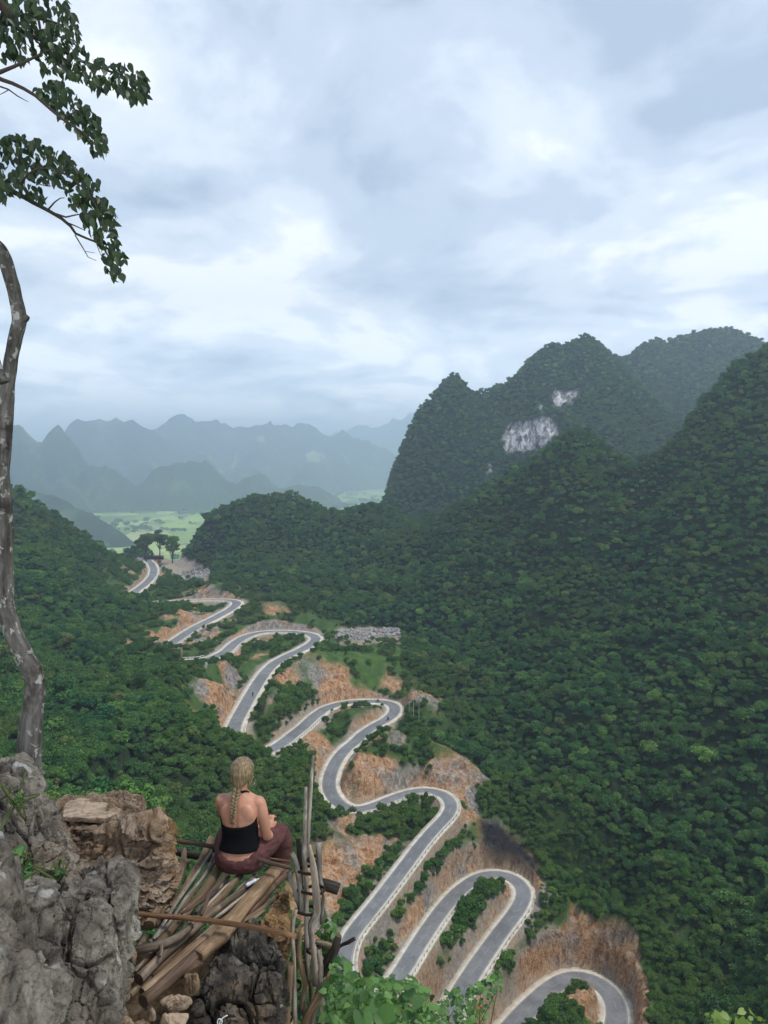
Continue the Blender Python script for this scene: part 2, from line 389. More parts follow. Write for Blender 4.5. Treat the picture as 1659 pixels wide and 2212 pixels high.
nz1 = fbm(TX / 11, TY / 11, TZ / 11, 4)
nzl = fbm(TX / 22, TY / 22, TX * 0 + 1.7, 3)
ncap = np.zeros(TX.shape); kk_ = RD < 60
q_ = np.stack([TX[kk_], TY[kk_]], 1); o_ = np.empty(len(q_))
for i in range(0, len(q_), 4000): o_[i:i+4000] = CAPH[::2][((q_[i:i+4000, None] - RP[None, ::2, :2]) ** 2).sum(-1).argmin(1)]
ncap[kk_] = o_
hmax = ncap * (1.0 + .8 * nzl) + 1.5 * nz1 - .2
cut = smooth(3.0, 1.0, UB - TZ + 1.6 * nz1) * (TZ > NZ + 0.4) * smooth(26, 14, RD + 8 * nz1) * smooth(hmax + 1.2, hmax - .6, TZ - NZ)     # faces blasted out above the road
rock_m = np.maximum(cut, smooth(3.8, 4.8, SLOPE + 0.6 * nz1) * smooth(40, 22, RD))
rock_m = np.maximum(rock_m, smooth(0.55, 0.9, SLOPE + 0.5 * nz1) * smooth(BED + 1.6, BED + .6, RD + 2 * nz1) * (TZ < NZ) * 0.5)
GREEN = [[(960,1815),(978,1850),(930,1900),(855,2000),(826,1998),(860,1930),(905,1870)], [(1024,1908),(1054,1910),(1059,1941),(1041,2003),(990,2062),(984,2086),(951,2112),(908,2100),(900,2084),(935,2062),(945,2018),(957,1967),(988,1936)],
         [(1079,2036),(1128,2074),(1118,2113),(1121,2167),(1101,2185),(1044,2158),(1036,2142),(1055,2091)], [(1190,2164),(1231,2187),(1232,2230),(1160,2230)], [(820,1765),(896,1729),(914,1749),(888,1798),(826,1814)], [(600,1500),(660,1490),(700,1520),(640,1570),(590,1590)]]
zone_green = np.zeros(TX.shape, bool)
for q in GREEN: zone_green |= inpoly(PX0, PY0, q) & (RD < 30)
upper = smooth(255, 275, TY)
rock_m = np.maximum(rock_m, smooth(-.02, .14, nzl) * smooth(26, 12, RD) * smooth(.22, .42, SLOPE) * upper)      # bare earth beside the upper bends
rock_m = rock_m * (1 - .9 * blur(zone_green, 2))
rock_m = np.maximum(rock_m, blur(zone_tan) * smooth(-0.35, 0.0, nz1))
rock_m = np.maximum(rock_m, blur(zone_black))
verge_m = smooth(BED + 3.0, BED + .6, RD + 2.5 * nz1)
grass_m = np.maximum(blur(zone_meadow), smooth(34, 14, RD) * 0.8)
# broken rock: push the steep cut faces in and out so that they are craggy
nrm = np.stack([-gxv, -gyv, np.ones_like(TZ)], -1); nrm /= np.linalg.norm(nrm, axis=-1, keepdims=True)
crag = (fbm(TX / 5.0, TY / 5.0, TZ / 6.0, 4, 0.55, True) * 1.1 + fbm(TX / 1.9, TY / 1.9, TZ / 2.4, 4, 0.6) * 0.9) * rock_m * smooth(.3, 2.5, RD - BED)
TP = np.stack([TX, TY, TZ], -1) + nrm * crag[..., None]

# ---------------------------------------------------------------- materials of the land
def mat_land():
    m = Mat('hillside_ground', 0.95, 0.1)
    p = m.pos()
    floor = m.ramp(m.noise(p, 0.35, 6), [(0.3, (0.012, 0.022, 0.010)), (0.7, (0.03, 0.05, 0.02))])
    grass = m.ramp(m.noise(p, 0.22, 8, 0.65), [(0.3, (0.035, 0.07, 0.018)), (0.55, (0.07, 0.13, 0.03)), (0.75, (0.12, 0.15, 0.05))])
    vert = m.mapping(p, (0.8, 0.8, 0.55))
    streak = m.noise(vert, 0.8, 9, 0.68, 0.6)
    big = m.noise(p, 0.06, 4, 0.5)
    tanr = m.ramp(streak, [(0.28, (0.07, 0.035, 0.02)), (0.42, (0.34, 0.165, 0.07)), (0.55, (0.47, 0.29, 0.165)), (0.72, (0.56, 0.46, 0.36))])
    grey = m.ramp(streak, [(0.3, (0.06, 0.05, 0.045)), (0.5, (0.26, 0.23, 0.2)), (0.72, (0.5, 0.46, 0.42))])
    rock = m.mix(m.ramp(big, [(0.50, 0.0), (0.62, 1.0)]), tanr, grey)
    crack = m.math('ABSOLUTE', m.math('SUBTRACT', m.noise(m.mapping(p, (0.5, 0.5, 0.3), (0, 0, 0), (7, 3, 2)), 0.9, 5, .6, 1.2), .5))
    rock = m.mix(m.ramp(crack, [(0.0, 0.75), (0.03, 0.0)]), rock, (0.05, 0.035, 0.025))
    black = m.ramp(streak, [(0.3, (0.008, 0.008, 0.009)), (0.6, (0.028, 0.027, 0.028)), (0.75, (0.07, 0.065, 0.06))])
    rock = m.mix(m.attr('black'), rock, black)
    verge = m.ramp(m.noise(p, 0.9, 8, 0.6), [(0.3, (0.22, 0.17, 0.12)), (0.6, (0.36, 0.31, 0.25)), (0.8, (0.46, 0.42, 0.37))])
    c = m.mix(m.attr('grass'), floor, grass)
    c = m.mix(m.attr('verge'), c, verge)
    c = m.mix(m.attr('rock'), c, rock)
    m.color(c)
    m.bump(m.noise(p, 1.3, 9, 0.7), 0.9, 0.5)
    return m.m
M_LAND = mat_land()
hill_me = mesh_np('hillside', TP.reshape(-1, 3), grid_faces(len(gx), len(gy)), M_LAND)
for nm, v in (('rock', rock_m), ('verge', np.maximum(verge_m, np.maximum(blur(zone_clear), blur(zone_scree)))), ('grass', grass_m), ('black', blur(zone_black, 3))):
    attr(hill_me, nm, v.ravel())
add('hillside', hill_me, kind='structure', label='wooded valley sides with rock cuts that carry the winding pass road', cat='hillside')

# ================================================================ road
def asphalt():
    m = Mat('asphalt', 0.75, 0.3); p = m.pos()
    c = m.ramp(m.noise(p, 0.25, 7, 0.6), [(0.3, (0.16, 0.162, 0.166)), (0.7, (0.25, 0.25, 0.252))])
    c = m.mix(m.ramp(m.noise(p, 0.07, 4, 0.7, 1.0), [(0.42, 0.5), (0.56, 0.0)]), c, (0.12, 0.122, 0.126))
    c = m.mix(m.ramp(m.noise(p, 1.1, 6, .7), [(0.36, 0.4), (0.5, 0.0)]), c, (0.10, 0.10, 0.105))
    return m.color(c).bump(m.noise(p, 25, 3), 0.2, 0.02).m
def concrete(name, a, b):
    m = Mat(name, 0.9, 0.2); p = m.pos()
    c = m.ramp(m.noise(p, 0.45, 8, 0.65), [(0.28, a), (0.7, b)])
    return m.color(c).bump(m.noise(p, 9, 4), 0.3, 0.03).m
M_ASPH = asphalt(); M_VERGE = concrete('pale_verge_concrete', (0.46, 0.39, 0.28), (0.72, 0.67, 0.58))
M_PAINT = concrete('road_paint', (0.25, 0.25, 0.25), (0.38, 0.38, 0.375)); M_RAIL = concrete('weathered_white_rail', (0.42, 0.41, 0.38), (0.68, 0.67, 0.64))
tan2 = np.gradient(RP, axis=0); tan2[:, 2] = 0; tan2 /= np.linalg.norm(tan2, axis=1)[:, None]
SIDE = np.stack([tan2[:, 1], -tan2[:, 0], np.zeros(len(RP))], 1)
def ribbon(offs, sel=slice(None)):
    """strip mesh arrays: offs = [(sideways, up), ...] across the road"""
    P = RP[sel]; S = SIDE[sel]; k = len(offs); H = HALF[sel][:, None]
    v = np.stack([P + S * (H * a + b) + np.array((0, 0, h)) for a, b, h in offs], 1).reshape(-1, 3)
    f = grid_faces(k, len(P)); return v, f
v, f = ribbon([(-1, 0, 0.02), (-.5, 0, 0.06), (0, 0, 0.08), (.5, 0, 0.06), (1, 0, 0.02)])
road_o = add('road', mesh_np('road', v, f, M_ASPH), kind='structure', label='grey asphalt pass road winding up the valley in hairpins', cat='road')
for s in (-1, 1):
    pr = [(s, 0, 0.03), (s, .02 * s, 0.10), (s, .25 * s, 0.11), (s, SHO[:, None] * s, 0.09), (s, (SHO[:, None] + .02) * s, -0.5)]
    v, f = ribbon(pr if s < 0 else pr)
    add('road_verge', mesh_np('road_verge', v, f if s > 0 else f[:, ::-1], M_VERGE), parent=road_o)
dv, df = [], []
for i in range(4, len(RP) - 4, 6):
    for a, b in ((i, i + 1), (i + 1, i + 2)):
        q = [RP[a] - SIDE[a] * .07, RP[a] + SIDE[a] * .07, RP[b] + SIDE[b] * .07, RP[b] - SIDE[b] * .07]
        df.append([len(dv) + t for t in range(4)]); dv += [u + np.array((0, 0, 0.088)) for u in q]
add('lane_dashes', mesh_np('lane_dashes', dv, df, M_PAINT), parent=road_o, kind='stuff')
for s in (-1, 1):
    v, f = ribbon([(s, -.30 * s, 0.036), (s, -.12 * s, 0.030)])
    add('edge_line', mesh_np('edge_line', v, f, M_PAINT), parent=road_o)

# guard rails on the falling side of the road
lowside = []
for sgn in (-1, 1):
    q = RP + SIDE * sgn * 11.0; lowside.append(ground(q[:, 0], q[:, 1]) - RP[:, 2])
lowside = np.array(lowside); pick = np.where(lowside[0] < lowside[1], -1, 1); drop = lowside.min(0)
ok = drop < -0.9
def box_np(c, ux, uy, uz):
    s = np.array([(a, b, d) for a in (-1, 1) for b in (-1, 1) for d in (-1, 1)], float)
    v = c + s[:, :1] * ux + s[:, 1:2] * uy + s[:, 2:] * uz
    return v, np.array([(0,1,3,2),(4,6,7,5),(0,4,5,1),(2,3,7,6),(0,2,6,4),(1,5,7,3)])
runs = []; i = 0
while i < len(RP):
    if ok[i]:
        j = i
        while j + 1 < len(RP) and ok[j + 1] and pick[j + 1] == pick[i]: j += 1
        if j - i > 14: runs.append((i, j, pick[i]))
        i = j + 1
    else: i += 1
ORD = 'first second third fourth fifth sixth seventh eighth ninth tenth eleventh twelfth thirteenth fourteenth fifteenth sixteenth seventeenth eighteenth nineteenth twentieth'.split()
Zv = np.array((0, 0, 1.0))
guard_things = []
for n, (i, j, s) in enumerate(runs):
    mid = RP[(i + j) // 2]; px, py = proj(*mid)
    g = empty('guard_rail', RP[i] + SIDE[i] * s * (HALF[i] + 1.1), 'low white guard rail, %s stretch of railing counted up the road from the lowest hairpin' % ORD[n], 'guard rail', 'guard rails along the pass road')
    guard_things.append((g, px, py))
    base = np.array(g.location)
    sel = slice(i, j + 1); o = float(SHO[i:j + 1].min() - .35) * s
    v, f = ribbon([(s, o - .05, .58), (s, o - .05, .86), (s, o + .05, .86), (s, o + .05, .58), (s, o - .05, .58)], sel)
    add('rail', mesh_np('rail', v - base, f, M_RAIL), parent=g)
    pv, pf = [], []
    for k in range(i, j + 1, 2):
        b, fc = box_np(RP[k] + SIDE[k] * (s * HALF[k] + o + .09 * s) + Zv * .45, tan2[k] * .11, SIDE[k] * .09, Zv * .5)
        pf.append(fc + 8 * len(pv)); pv.append(b - base)
    add('posts', mesh_np('posts', np.vstack(pv), np.vstack(pf), M_RAIL, False), parent=g, kind='stuff')

# ================================================================ mountains beyond
def ridge_field(X, Y, ridges, base, warp=0.3, wl=60.0, seed=0.0):
    """height = highest of the cones hung under densely sampled ridge lines: ridges = [(pts xyz, slope, rounding)]"""
    Z = np.full(X.shape, base, float)
    nw = 1 + warp * fbm(X / wl, Y / wl, X * 0 + seed, 4)
    for pts, k, rnd in ridges:
        pts = np.asarray(pts, float)
        L = np.r_[0, np.cumsum(np.linalg.norm(np.diff(pts[:, :2], axis=0), axis=1))]
        t = np.linspace(0, L[-1], max(2, int(L[-1] / (rnd * 1.2 + 2))))
        q = np.stack([np.interp(t, L, pts[:, c]) for c in range(3)], 1)
        kk = np.interp(t, L, k) if np.ndim(k) else np.full(len(t), k)
        for a, b, c, kj in zip(q[:, 0], q[:, 1], q[:, 2], kk):
            d = np.hypot(X - a, Y - b) * nw
            np.maximum(Z, c - kj * (np.sqrt(d * d + rnd * rnd) - rnd), out=Z)
    return Z
def z5(a, b): return (777.6 + a * .531, 674 + b * .531)
def line(pts, Ys): return [at(p[0], p[1], y) for p, y in zip(pts, Ys)]
def lin(a, b, n): return list(np.linspace(a, b, n))
# karst mountain with the white cliff
s_left = [z5(*p) for p in [(118,790),(160,680),(190,545),(220,450),(255,385),(305,335),(325,298),(352,272),(380,262),(402,285),(432,316),(480,322),(540,312),(600,292),(650,252),(690,210),(722,160),(770,122),(830,127),(862,127),(900,102),(940,107),(972,142),(1020,180),(1070,230),(1130,330)]]
yl = np.interp(np.arange(len(s_left)), [0, 3, 8, 13, 20, 25], [850, 865, 880, 925, 950, 985])
kx = np.interp(np.arange(len(s_left)), [0, 4, 8, 10, 16, 25], [3.0, 3.0, 2.6, 1.7, 1.5, 1.2])
s_spur = [at(965, 840, 880), at(1000, 930, 862), at(1010, 1030, 845)]
s_spur2 = [at(1262, 735, 950), at(1320, 850, 915), at(1400, 960, 880), at(1480, 1010, 860)]
s_spur3 = [at(1240, 800, 945), at(1180, 870, 922), at(1090, 960, 896)]
kgx = np.arange(-70, 620, 3.0); kgy = np.arange(770, 1260, 3.0); KX, KY = np.meshgrid(kgx, kgy)
KZ = ridge_field(KX, KY, [(line(s_left, yl), kx, 2.5), ([at(962, 822, 880), at(980, 806, 880), at(990, 815, 880)], 3.4, 1.5), (s_spur, 2.4, 6), (s_spur2, 1.2, 10), (s_spur3, 2.3, 6)], -230, 0.22, 60, 1.1)
KZ += fbm(KX / 38, KY / 38, KX * 0 + 3.3, 4) * 7 * smooth(-200, -40, KZ)
KZ = np.maximum(KZ, -232)
# the mountain behind it on the right
s_back = [z5(*p) for p in [(960,200),(1020,178),(1060,182),(1120,176),(1150,152),(1210,118),(1258,138),(1300,122),(1350,102),(1430,78),(1500,68),(1560,100),(1600,127),(1680,150),(1800,120),(1950,200)]]
bgx = np.arange(60, 1000, 5.0); bgy = np.arange(1000, 1700, 5.0); BX, BY = np.meshgrid(bgx, bgy)
BZ = ridge_field(BX, BY, [(line(s_back, lin(1220, 1330, len(s_back))), 1.15, 6.0), ([at(1410, 745, 1250), at(1380, 860, 1130), at(1360, 960, 1060)], 1.3, 8), ([at(1560, 720, 1320), at(1520, 800, 1200), at(1480, 900, 1100)], 1.2, 8)], -240, 0.28, 110, 7.7)
BZ += fbm(BX / 60, BY / 60, BX * 0 + 8.3, 4) * 10 * smooth(-200, 0, BZ)

CLIFFS = [[z5(*p) for p in poly] for poly in ([(570,500),(610,470),(660,440),(720,450),(745,425),(780,440),(815,480),(800,520),(720,560),(650,575),(585,580)],
          [(725,375),(742,372),(745,415),(735,420)], [(785,350),(820,318),(860,330),(892,308),(888,345),(840,380),(815,395),(780,380)], [(507,640),(525,620),(550,675),(530,680)])]
def mat_mount(name, cliff):
    m = Mat(name, 0.95, 0.05); p = m.pos()
    g = m.ramp(m.noise(p, 0.05, 8, 0.7), [(0.3, (0.012, 0.026, 0.014)), (0.7, (0.035, 0.06, 0.028))])
    if cliff:
        v = m.noise(m.mapping(p, (0.22, 0.22, 0.02)), 1.0, 8, 0.7, 0.3)
        w = m.ramp(v, [(0.36, (0.03, 0.035, 0.03)), (0.47, (0.22, 0.21, 0.21)), (0.58, (0.66, 0.63, 0.62))])
        g = m.mix(m.attr('cliff'), g, w)
    return m.color(g).bump(m.noise(p, 0.4, 8, 0.7), 1.0, 1.5).m
kpx, kpy = proj(KX, KY, KZ)
kcl = np.zeros(KX.shape)
for poly in CLIFFS: kcl = np.maximum(kcl, inpoly(kpx + 9 * fbm(KX/9, KY/9, KZ/9, 3), kpy + 26 * fbm(KX/8, KY/8, KZ/60, 3), poly).astype(float))
kgrad = np.gradient(KZ, 3.0); kslope = np.hypot(*kgrad)
kcl *= (kpx > 0) & (kslope > 0.5) & (KY < 960)
kn = np.stack([-kgrad[1], -kgrad[0], np.ones_like(KZ)], -1); kn /= np.linalg.norm(kn, axis=-1, keepdims=True)
KP = np.stack([KX, KY, KZ], -1) + kn * ((fbm(KX / 7, KY / 7, KZ / 60, 3, .6, True) * 2.5) * blur(kcl))[..., None]
karst_me = mesh_np('karst_mountain', KP.reshape(-1, 3), grid_faces(len(kgx), len(kgy)), mat_mount('karst_slope', True))
attr(karst_me, 'cliff', blur(kcl, 1).ravel())
add('karst_mountain', karst_me, kind='structure', label='steep karst mountain with a white streaked cliff', cat='mountain')
add('back_mountain', mesh_np('back_mountain', np.stack([BX, BY, BZ], -1).reshape(-1, 3), grid_faces(len(bgx), len(bgy)), mat_mount('back_slope', False)), kind='structure', label='wooded mountain behind the karst peak on the right', cat='mountain')

# far ranges over the valley
def z6(a, b): return (a * .573, 847 + b * .573)
VALLEY = -215.0
def far_range(name, sil, Y, k, step, base, amp, label, mat, extra=(), warp=0.5, wl=350.0, seed=1.0, rnd=25, depth=1500, sc=1.5):
    Y = (Y[0] * sc, Y[1] * sc); step *= sc; amp *= sc; wl *= sc; rnd *= sc; depth *= sc
    pts = line([z6(*p) for p in sil], lin(Y[0], Y[1], len(sil)))
    xs = [p[0] for p in pts]; y0 = min(Y) - depth; y1 = max(Y) + 700 * sc
    ax = np.arange(min(xs) - 500 * sc, max(xs) + 500 * sc, step); ay = np.arange(y0, y1, step); X, Yg = np.meshgrid(ax, ay)
    rg = [(pts, k, rnd)]
    for e in extra: rg.append(([at(*z6(a, b), yy * sc) for a, b, yy in e], k * 1.05, rnd))
    Z = ridge_field(X, Yg, rg, base - 5, warp, wl, seed)
    Z += fbm(X / (160 * sc), Yg / (160 * sc), X * 0 + seed, 5, .55) * amp * smooth(base, base + 120, Z)
    Z += fbm(X / (260 * sc) + 3, Yg / (260 * sc), X * 0 + seed + 5, 4, .55, True) * amp * 1.3 * smooth(base + 10, base + 160, Z)
    add(name, mesh_np(name, np.stack([X, Yg, Z], -1).reshape(-1, 3), grid_faces(len(ax), len(ay)), mat), kind='structure', label=label, cat='mountain')
def mat_far(name, patch):
    m = Mat(name, 0.95, 0.05); p = m.pos()
    g = m.ramp(m.noise(p, 0.004, 9, 0.68), [(0.3, (0.006, 0.016, 0.010)), (0.55, (0.04, 0.07, 0.03)), (0.75, (0.20, 0.26, 0.10))])  # wide dark-to-pale range painted in to stand for shading on the ridges
    if patch:
        v = m.ramp(m.noise(m.mapping(p, (1, 1, 0.3)), 0.004, 6, 0.6), [(0.6, 0.0), (0.66, 1.0)])
        g = m.mix(v, g, (0.34, 0.40, 0.18))
    return m.color(g).bump(m.noise(p, 0.02, 8, 0.7), 1.0, 25).m
MF1 = mat_far('far_wood', False); MF2 = mat_far('far_wood_fields', True)
far_range('far_range_left', [(-120,120),(-60,170),(0,165),(35,152),(65,136),(110,166),(150,182),(166,215),(176,205),(190,165),(212,141),(235,165),(262,210),(290,260),(310,330)], (3300, 3500), 1.6, 16, VALLEY, 30,
          'hazy pointed karst peaks at the far left', MF1, extra=[[(212,150,3420),(230,270,3250),(250,380,3050)], [(65,150,3380),(100,280,3150),(180,380,2850)]], wl=220, rnd=14, depth=900, sc=1.05)
far_range('far_range_domes', [(200,230),(230,180),(248,155),(272,122),(300,106),(330,103),(380,112),(415,131),(440,126),(470,135),(500,122),(540,150),(578,160),(620,200),(680,260)], (4300, 4500), 1.25, 22, VALLEY, 40,
          'hazy rounded mountain domes at the far left of centre', MF1, extra=[[(330,110,4350),(360,220,4050),(420,330,3600)], [(500,130,4450),(540,260,4000),(560,350,3500)]], wl=300, rnd=22, depth=1300, sc=1.2)
far_range('far_range_middle', [(520,230),(560,180),(592,158),(640,122),(685,104),(740,121),(800,131),(870,141),(930,146),(1010,131),(1100,126),(1150,141),(1200,156),(1280,168),(1360,200),(1450,230),(1560,260)], (5000, 5600), 0.85, 26, VALLEY, 55,
          'long hazy mountain range with pale fields across the valley', MF2, extra=[[(690,115,5100),(740,240,4500),(800,340,3900)], [(1010,140,5200),(960,260,4600),(900,330,4100)], [(1180,160,5400),(1200,260,4800),(1150,330,4300)]], wl=450, rnd=30, depth=1900, sc=1.25)
far_range('far_range_right', [(1180,200),(1240,175),(1300,160),(1342,140),(1400,151),(1440,131),(1500,121),(1560,101),(1640,80),(1760,120)], (7200, 7400), 0.7, 40, VALLEY, 60,
          'palest far mountain range beside the karst peak', MF1, wl=700, rnd=40, depth=1400)
far_range('foothills', [(300,320),(340,270),(420,300),(520,350),(600,300),(680,270),(740,260),(790,280),(840,340),(900,330),(960,298),(1000,305),(1040,370),(1090,350),(1130,345),(1200,360),(1260,390)], (3500, 3900), 1.1, 16, VALLEY, 35,
          'hazy wooded foothills at the edge of the valley floor', MF1, wl=220, rnd=14, depth=600, seed=4.0, sc=1.0)
far_range('near_foothill', [(-150,300),(-60,330),(60,350),(150,395),(230,420),(300,452),(350,468),(390,490),(420,520)], (2300, 2000), 0.9, 14, VALLEY, 25,
          'hazy wooded foothill running down to the green valley', MF2, wl=160, rnd=12, depth=500, seed=6.0, sc=1.0)

# valley floor with rice fields
def mat_valley():
    m = Mat('rice_fields', 0.9, 0.1); p = m.pos()
    q = m.mapping(p, (0.009, 0.0035, 0.012), (0, 0, 0.25))
    n = m.new('ShaderNodeTexVoronoi'); n.inputs['Scale'].default_value = 1.0; m.l.new(q, n.inputs['Vector'])
    val = m.new('ShaderNodeSeparateColor'); m.l.new(n.outputs['Color'], val.inputs[0])
    c = m.ramp(val.outputs[0], [(0.0, (0.10, 0.17, 0.045)), (0.35, (0.24, 0.36, 0.06)), (0.6, (0.34, 0.46, 0.09)), (0.85, (0.42, 0.46, 0.18)), (1.0, (0.08, 0.12, 0.05))])
    trees = m.ramp(m.noise(m.mapping(p, (1, .35, 1)), 0.006, 7, 0.7), [(0.55, 0.0), (0.60, 1.0)])
    c = m.mix(trees, c, (0.03, 0.055, 0.025))
    return m.color(c).m
vx = np.linspace(-9000, 9000, 2); vy = np.array([-400., 16200.]); VX, VY = np.meshgrid(vx, vy)
add('valley_floor', mesh_np('valley_floor', np.stack([VX, VY, np.full(VX.shape, VALLEY)], -1).reshape(-1, 3), grid_faces(2, 2), mat_valley()), kind='structure', label='flat green rice fields on the valley floor', cat='fields')
# ================================================================ crowns
def leaf_mat(name, lo, hi, tint=None, spec=0.06):
    m = Mat(name, 0.8, spec); r = m.rand()
    c = m.ramp(r, [(0.0, lo), (0.45, tuple(a * .8 + b * .2 for a, b in zip(lo, hi))), (0.8, tuple(a * .6 + b * .4 for a, b in zip(lo, hi))), (0.93, tuple(a * .3 + b * .7 for a, b in zip(lo, hi))), (0.97, (hi[0] * .85, hi[1] * .5, hi[2] * .8)), (1.0, hi)])
    olive = m.noise(m.pos(), 0.045, 3, 0.5)
    c = m.mix(m.ramp(olive, [(0.55, 0.0), (0.68, 0.5)]), c, (hi[0] * .5, hi[1] * .38, hi[2] * .5))
    big = m.noise(m.pos(), 0.018, 4, 0.55)
    c = m.mix(m.ramp(big, [(0.40, 0.0), (0.62, 0.55)]), c, tint or (0.14, 0.23, 0.055))
    # leaf to leaf differences, plus the painted shade of the inner body
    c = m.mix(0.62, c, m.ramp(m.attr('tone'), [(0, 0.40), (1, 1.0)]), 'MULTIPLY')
    return m.color(c).m
M_CROWN = leaf_mat('forest_leaves', (0.040, 0.138, 0.056), (0.26, 0.47, 0.105))
M_BUSH = leaf_mat('bush_leaves', (0.06, 0.16, 0.035), (0.22, 0.40, 0.07), (0.16, 0.24, 0.06))
M_TRUNK = Mat('bark_brown', 0.9, 0.1).color((0.09, 0.07, 0.05)).m
def crown_mesh(name, seed, lobes, leaves, size, flat=0.75, tall=1.0):
    """leaf clumps spread over and through a set of lobes; crown radius about 1, standing on z = 0"""
    r = np.random.default_rng(seed); V_, F_, T_ = [], [], []
    cen = []
    for i in range(lobes):
        a = r.uniform(0, 2 * math.pi); d = math.sqrt(r.uniform(0, 1)) * 0.62
        cen.append((d * math.cos(a), d * math.sin(a), (0.75 + r.uniform(0.1, 0.95) * (1 - d * 0.6)) * tall, r.uniform(0.34, 0.56)))
    n = 0
    for k in range(leaves):
        cxx, cyy, czz, cr_ = cen[r.integers(lobes)]
        d = r.normal(size=3); d /= np.linalg.norm(d)
        if d[2] < -0.35: d[2] *= -1
        rad = cr_ * (r.uniform(0.62, 1.28))
        p = np.array((cxx, cyy, czz)) + d * rad * np.array((1, 1, flat))
        nn = d * 0.8 + r.normal(size=3) * 0.45 + np.array((0, 0, 0.8)); nn /= np.linalg.norm(nn)
        t = np.cross(nn, r.normal(size=3)); t /= np.linalg.norm(t); b = np.cross(nn, t)
        s = size * r.uniform(0.6, 1.35); w = s * r.uniform(0.45, 0.8)
        V_ += [p - t * s, p - b * w + nn * .06, p + t * s - nn * s * .3, p + b * w + nn * .06]
        F_.append((n, n + 1, n + 2, n + 3)); n += 4; T_ += [r.uniform(0, 1)] * 4
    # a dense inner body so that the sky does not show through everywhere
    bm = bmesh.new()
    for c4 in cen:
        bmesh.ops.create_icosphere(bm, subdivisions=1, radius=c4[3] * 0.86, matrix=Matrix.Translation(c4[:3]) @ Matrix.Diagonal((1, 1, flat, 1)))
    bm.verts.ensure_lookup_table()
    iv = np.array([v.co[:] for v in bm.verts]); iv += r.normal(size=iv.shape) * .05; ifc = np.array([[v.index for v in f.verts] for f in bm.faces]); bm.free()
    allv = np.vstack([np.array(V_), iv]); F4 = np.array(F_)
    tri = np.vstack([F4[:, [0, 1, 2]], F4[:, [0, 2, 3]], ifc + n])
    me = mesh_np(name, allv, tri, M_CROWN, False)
    attr(me, 'tone', np.r_[T_, np.full(len(iv), 0.15)])  # inner body toned dark, standing in for shade inside the crown
    return me
CROWNS = [crown_mesh('crown', 11, 9, 820, .115, .8), crown_mesh('crown', 12, 7, 760, .12, .7, 1.15), crown_mesh('crown', 13, 12, 900, .105, .85, .95),
          crown_mesh('crown', 14, 6, 700, .125, .9, 1.3), crown_mesh('crown', 15, 10, 800, .12, .6, .8), crown_mesh('crown', 16, 8, 800, .11, .75, 1.05)]
def trunk_mesh():
    v, f = [], []
    def limb(a, b, r0, r1):
        a = np.array(a, float); b = np.array(b, float); d = b - a; d /= np.linalg.norm(d)
        x = np.cross(d, (0.3, 0.9, 0.1)); x /= np.linalg.norm(x); y = np.cross(d, x); n0 = len(v)
        for c, rr in ((a, r0), (b, r1)):
            for k in range(6): v.append(c + (x * math.cos(k * math.pi / 3) + y * math.sin(k * math.pi / 3)) * rr)
        for k in range(6): f.append((n0 + k, n0 + (k + 1) % 6, n0 + 6 + (k + 1) % 6, n0 + 6 + k))
    limb((0, 0, -.5), (.02, .03, .45), .09, .06); limb((.02, .03, .43), (.3, .1, .95), .055, .02); limb((.02, .03, .42), (-.25, .2, 1.0), .05, .02); limb((.02, .03, .44), (.03, -.28, .9), .045, .02)
    return mesh_np('trunk', v, f, M_TRUNK)
TRUNK = trunk_mesh()

# ================================================================ where the trees stand
def scatter(TXg, TYg, TZg, spacing, st, seed):
    r = np.random.default_rng(seed)
    x0, x1, y0, y1 = TXg.min(), TXg.max(), TYg.min(), TYg.max()
    ax = np.arange(x0, x1, spacing); ay = np.arange(y0, y1, spacing); X, Y = np.meshgrid(ax, ay)
    X = X + r.uniform(-.5, .5, X.shape) * spacing; Y = Y + r.uniform(-.5, .5, Y.shape) * spacing
    X, Y = X.ravel(), Y.ravel(); k = (X > x0 + 1) & (X < x1 - 1) & (Y > y0 + 1) & (Y < y1 - 1); X, Y = X[k], Y[k]
    return X, Y, bil(TZg, x0, y0, st, X, Y)
def inframe(x, y, z, mx=140, my=140):
    px, py = proj(x, y, z); return (px > -mx) & (px < 1659 + mx) & (py > -my) & (py < 2212 + my)
r = np.random.default_rng(21)
bt = lambda G, X, Y: bil(G.astype(float), GX0, GY0, GS, X, Y)
open_m = np.maximum.reduce([zone_clear, zone_scree, zone_black, zone_meadow & True]).astype(float)
# full trees
X, Y, Z = scatter(TX, TY, TZ, 2.65, GS, 31)
rd = bt(RD, X, Y); bd = bt(BED, X, Y); sl = bt(SLOPE, X, Y); opn = bt(open_m, X, Y); rk = bt(rock_m, X, Y)
rad = np.clip(r.lognormal(math.log(1.42), .36, len(X)), .7, 3.8)
shrink = smooth(9, 34, rd); rad *= 0.5 + 0.5 * shrink
keep = (rd - bd > rad * 0.9) & (opn < .25) & (rk < .45) & inframe(X, Y, Z) & (Y > 45) & (r.random(len(X)) < np.where(rd < 24, .8, 1.0)) & ~((Y > 262) & (rd < 14)) & ~((Y > 262) & (rd < 26) & ((r.random(len(X)) < .5) | (rk > .3)))
tall = Z + 2.0 * rad; sbd = np.full(len(X), 1e4); nr = rd < 62; sbd[nr] = sight_bound(X[nr], Y[nr])
keep &= tall < sbd + .3
T_pos = np.stack([X, Y, Z], 1)[keep]; T_rad = rad[keep]
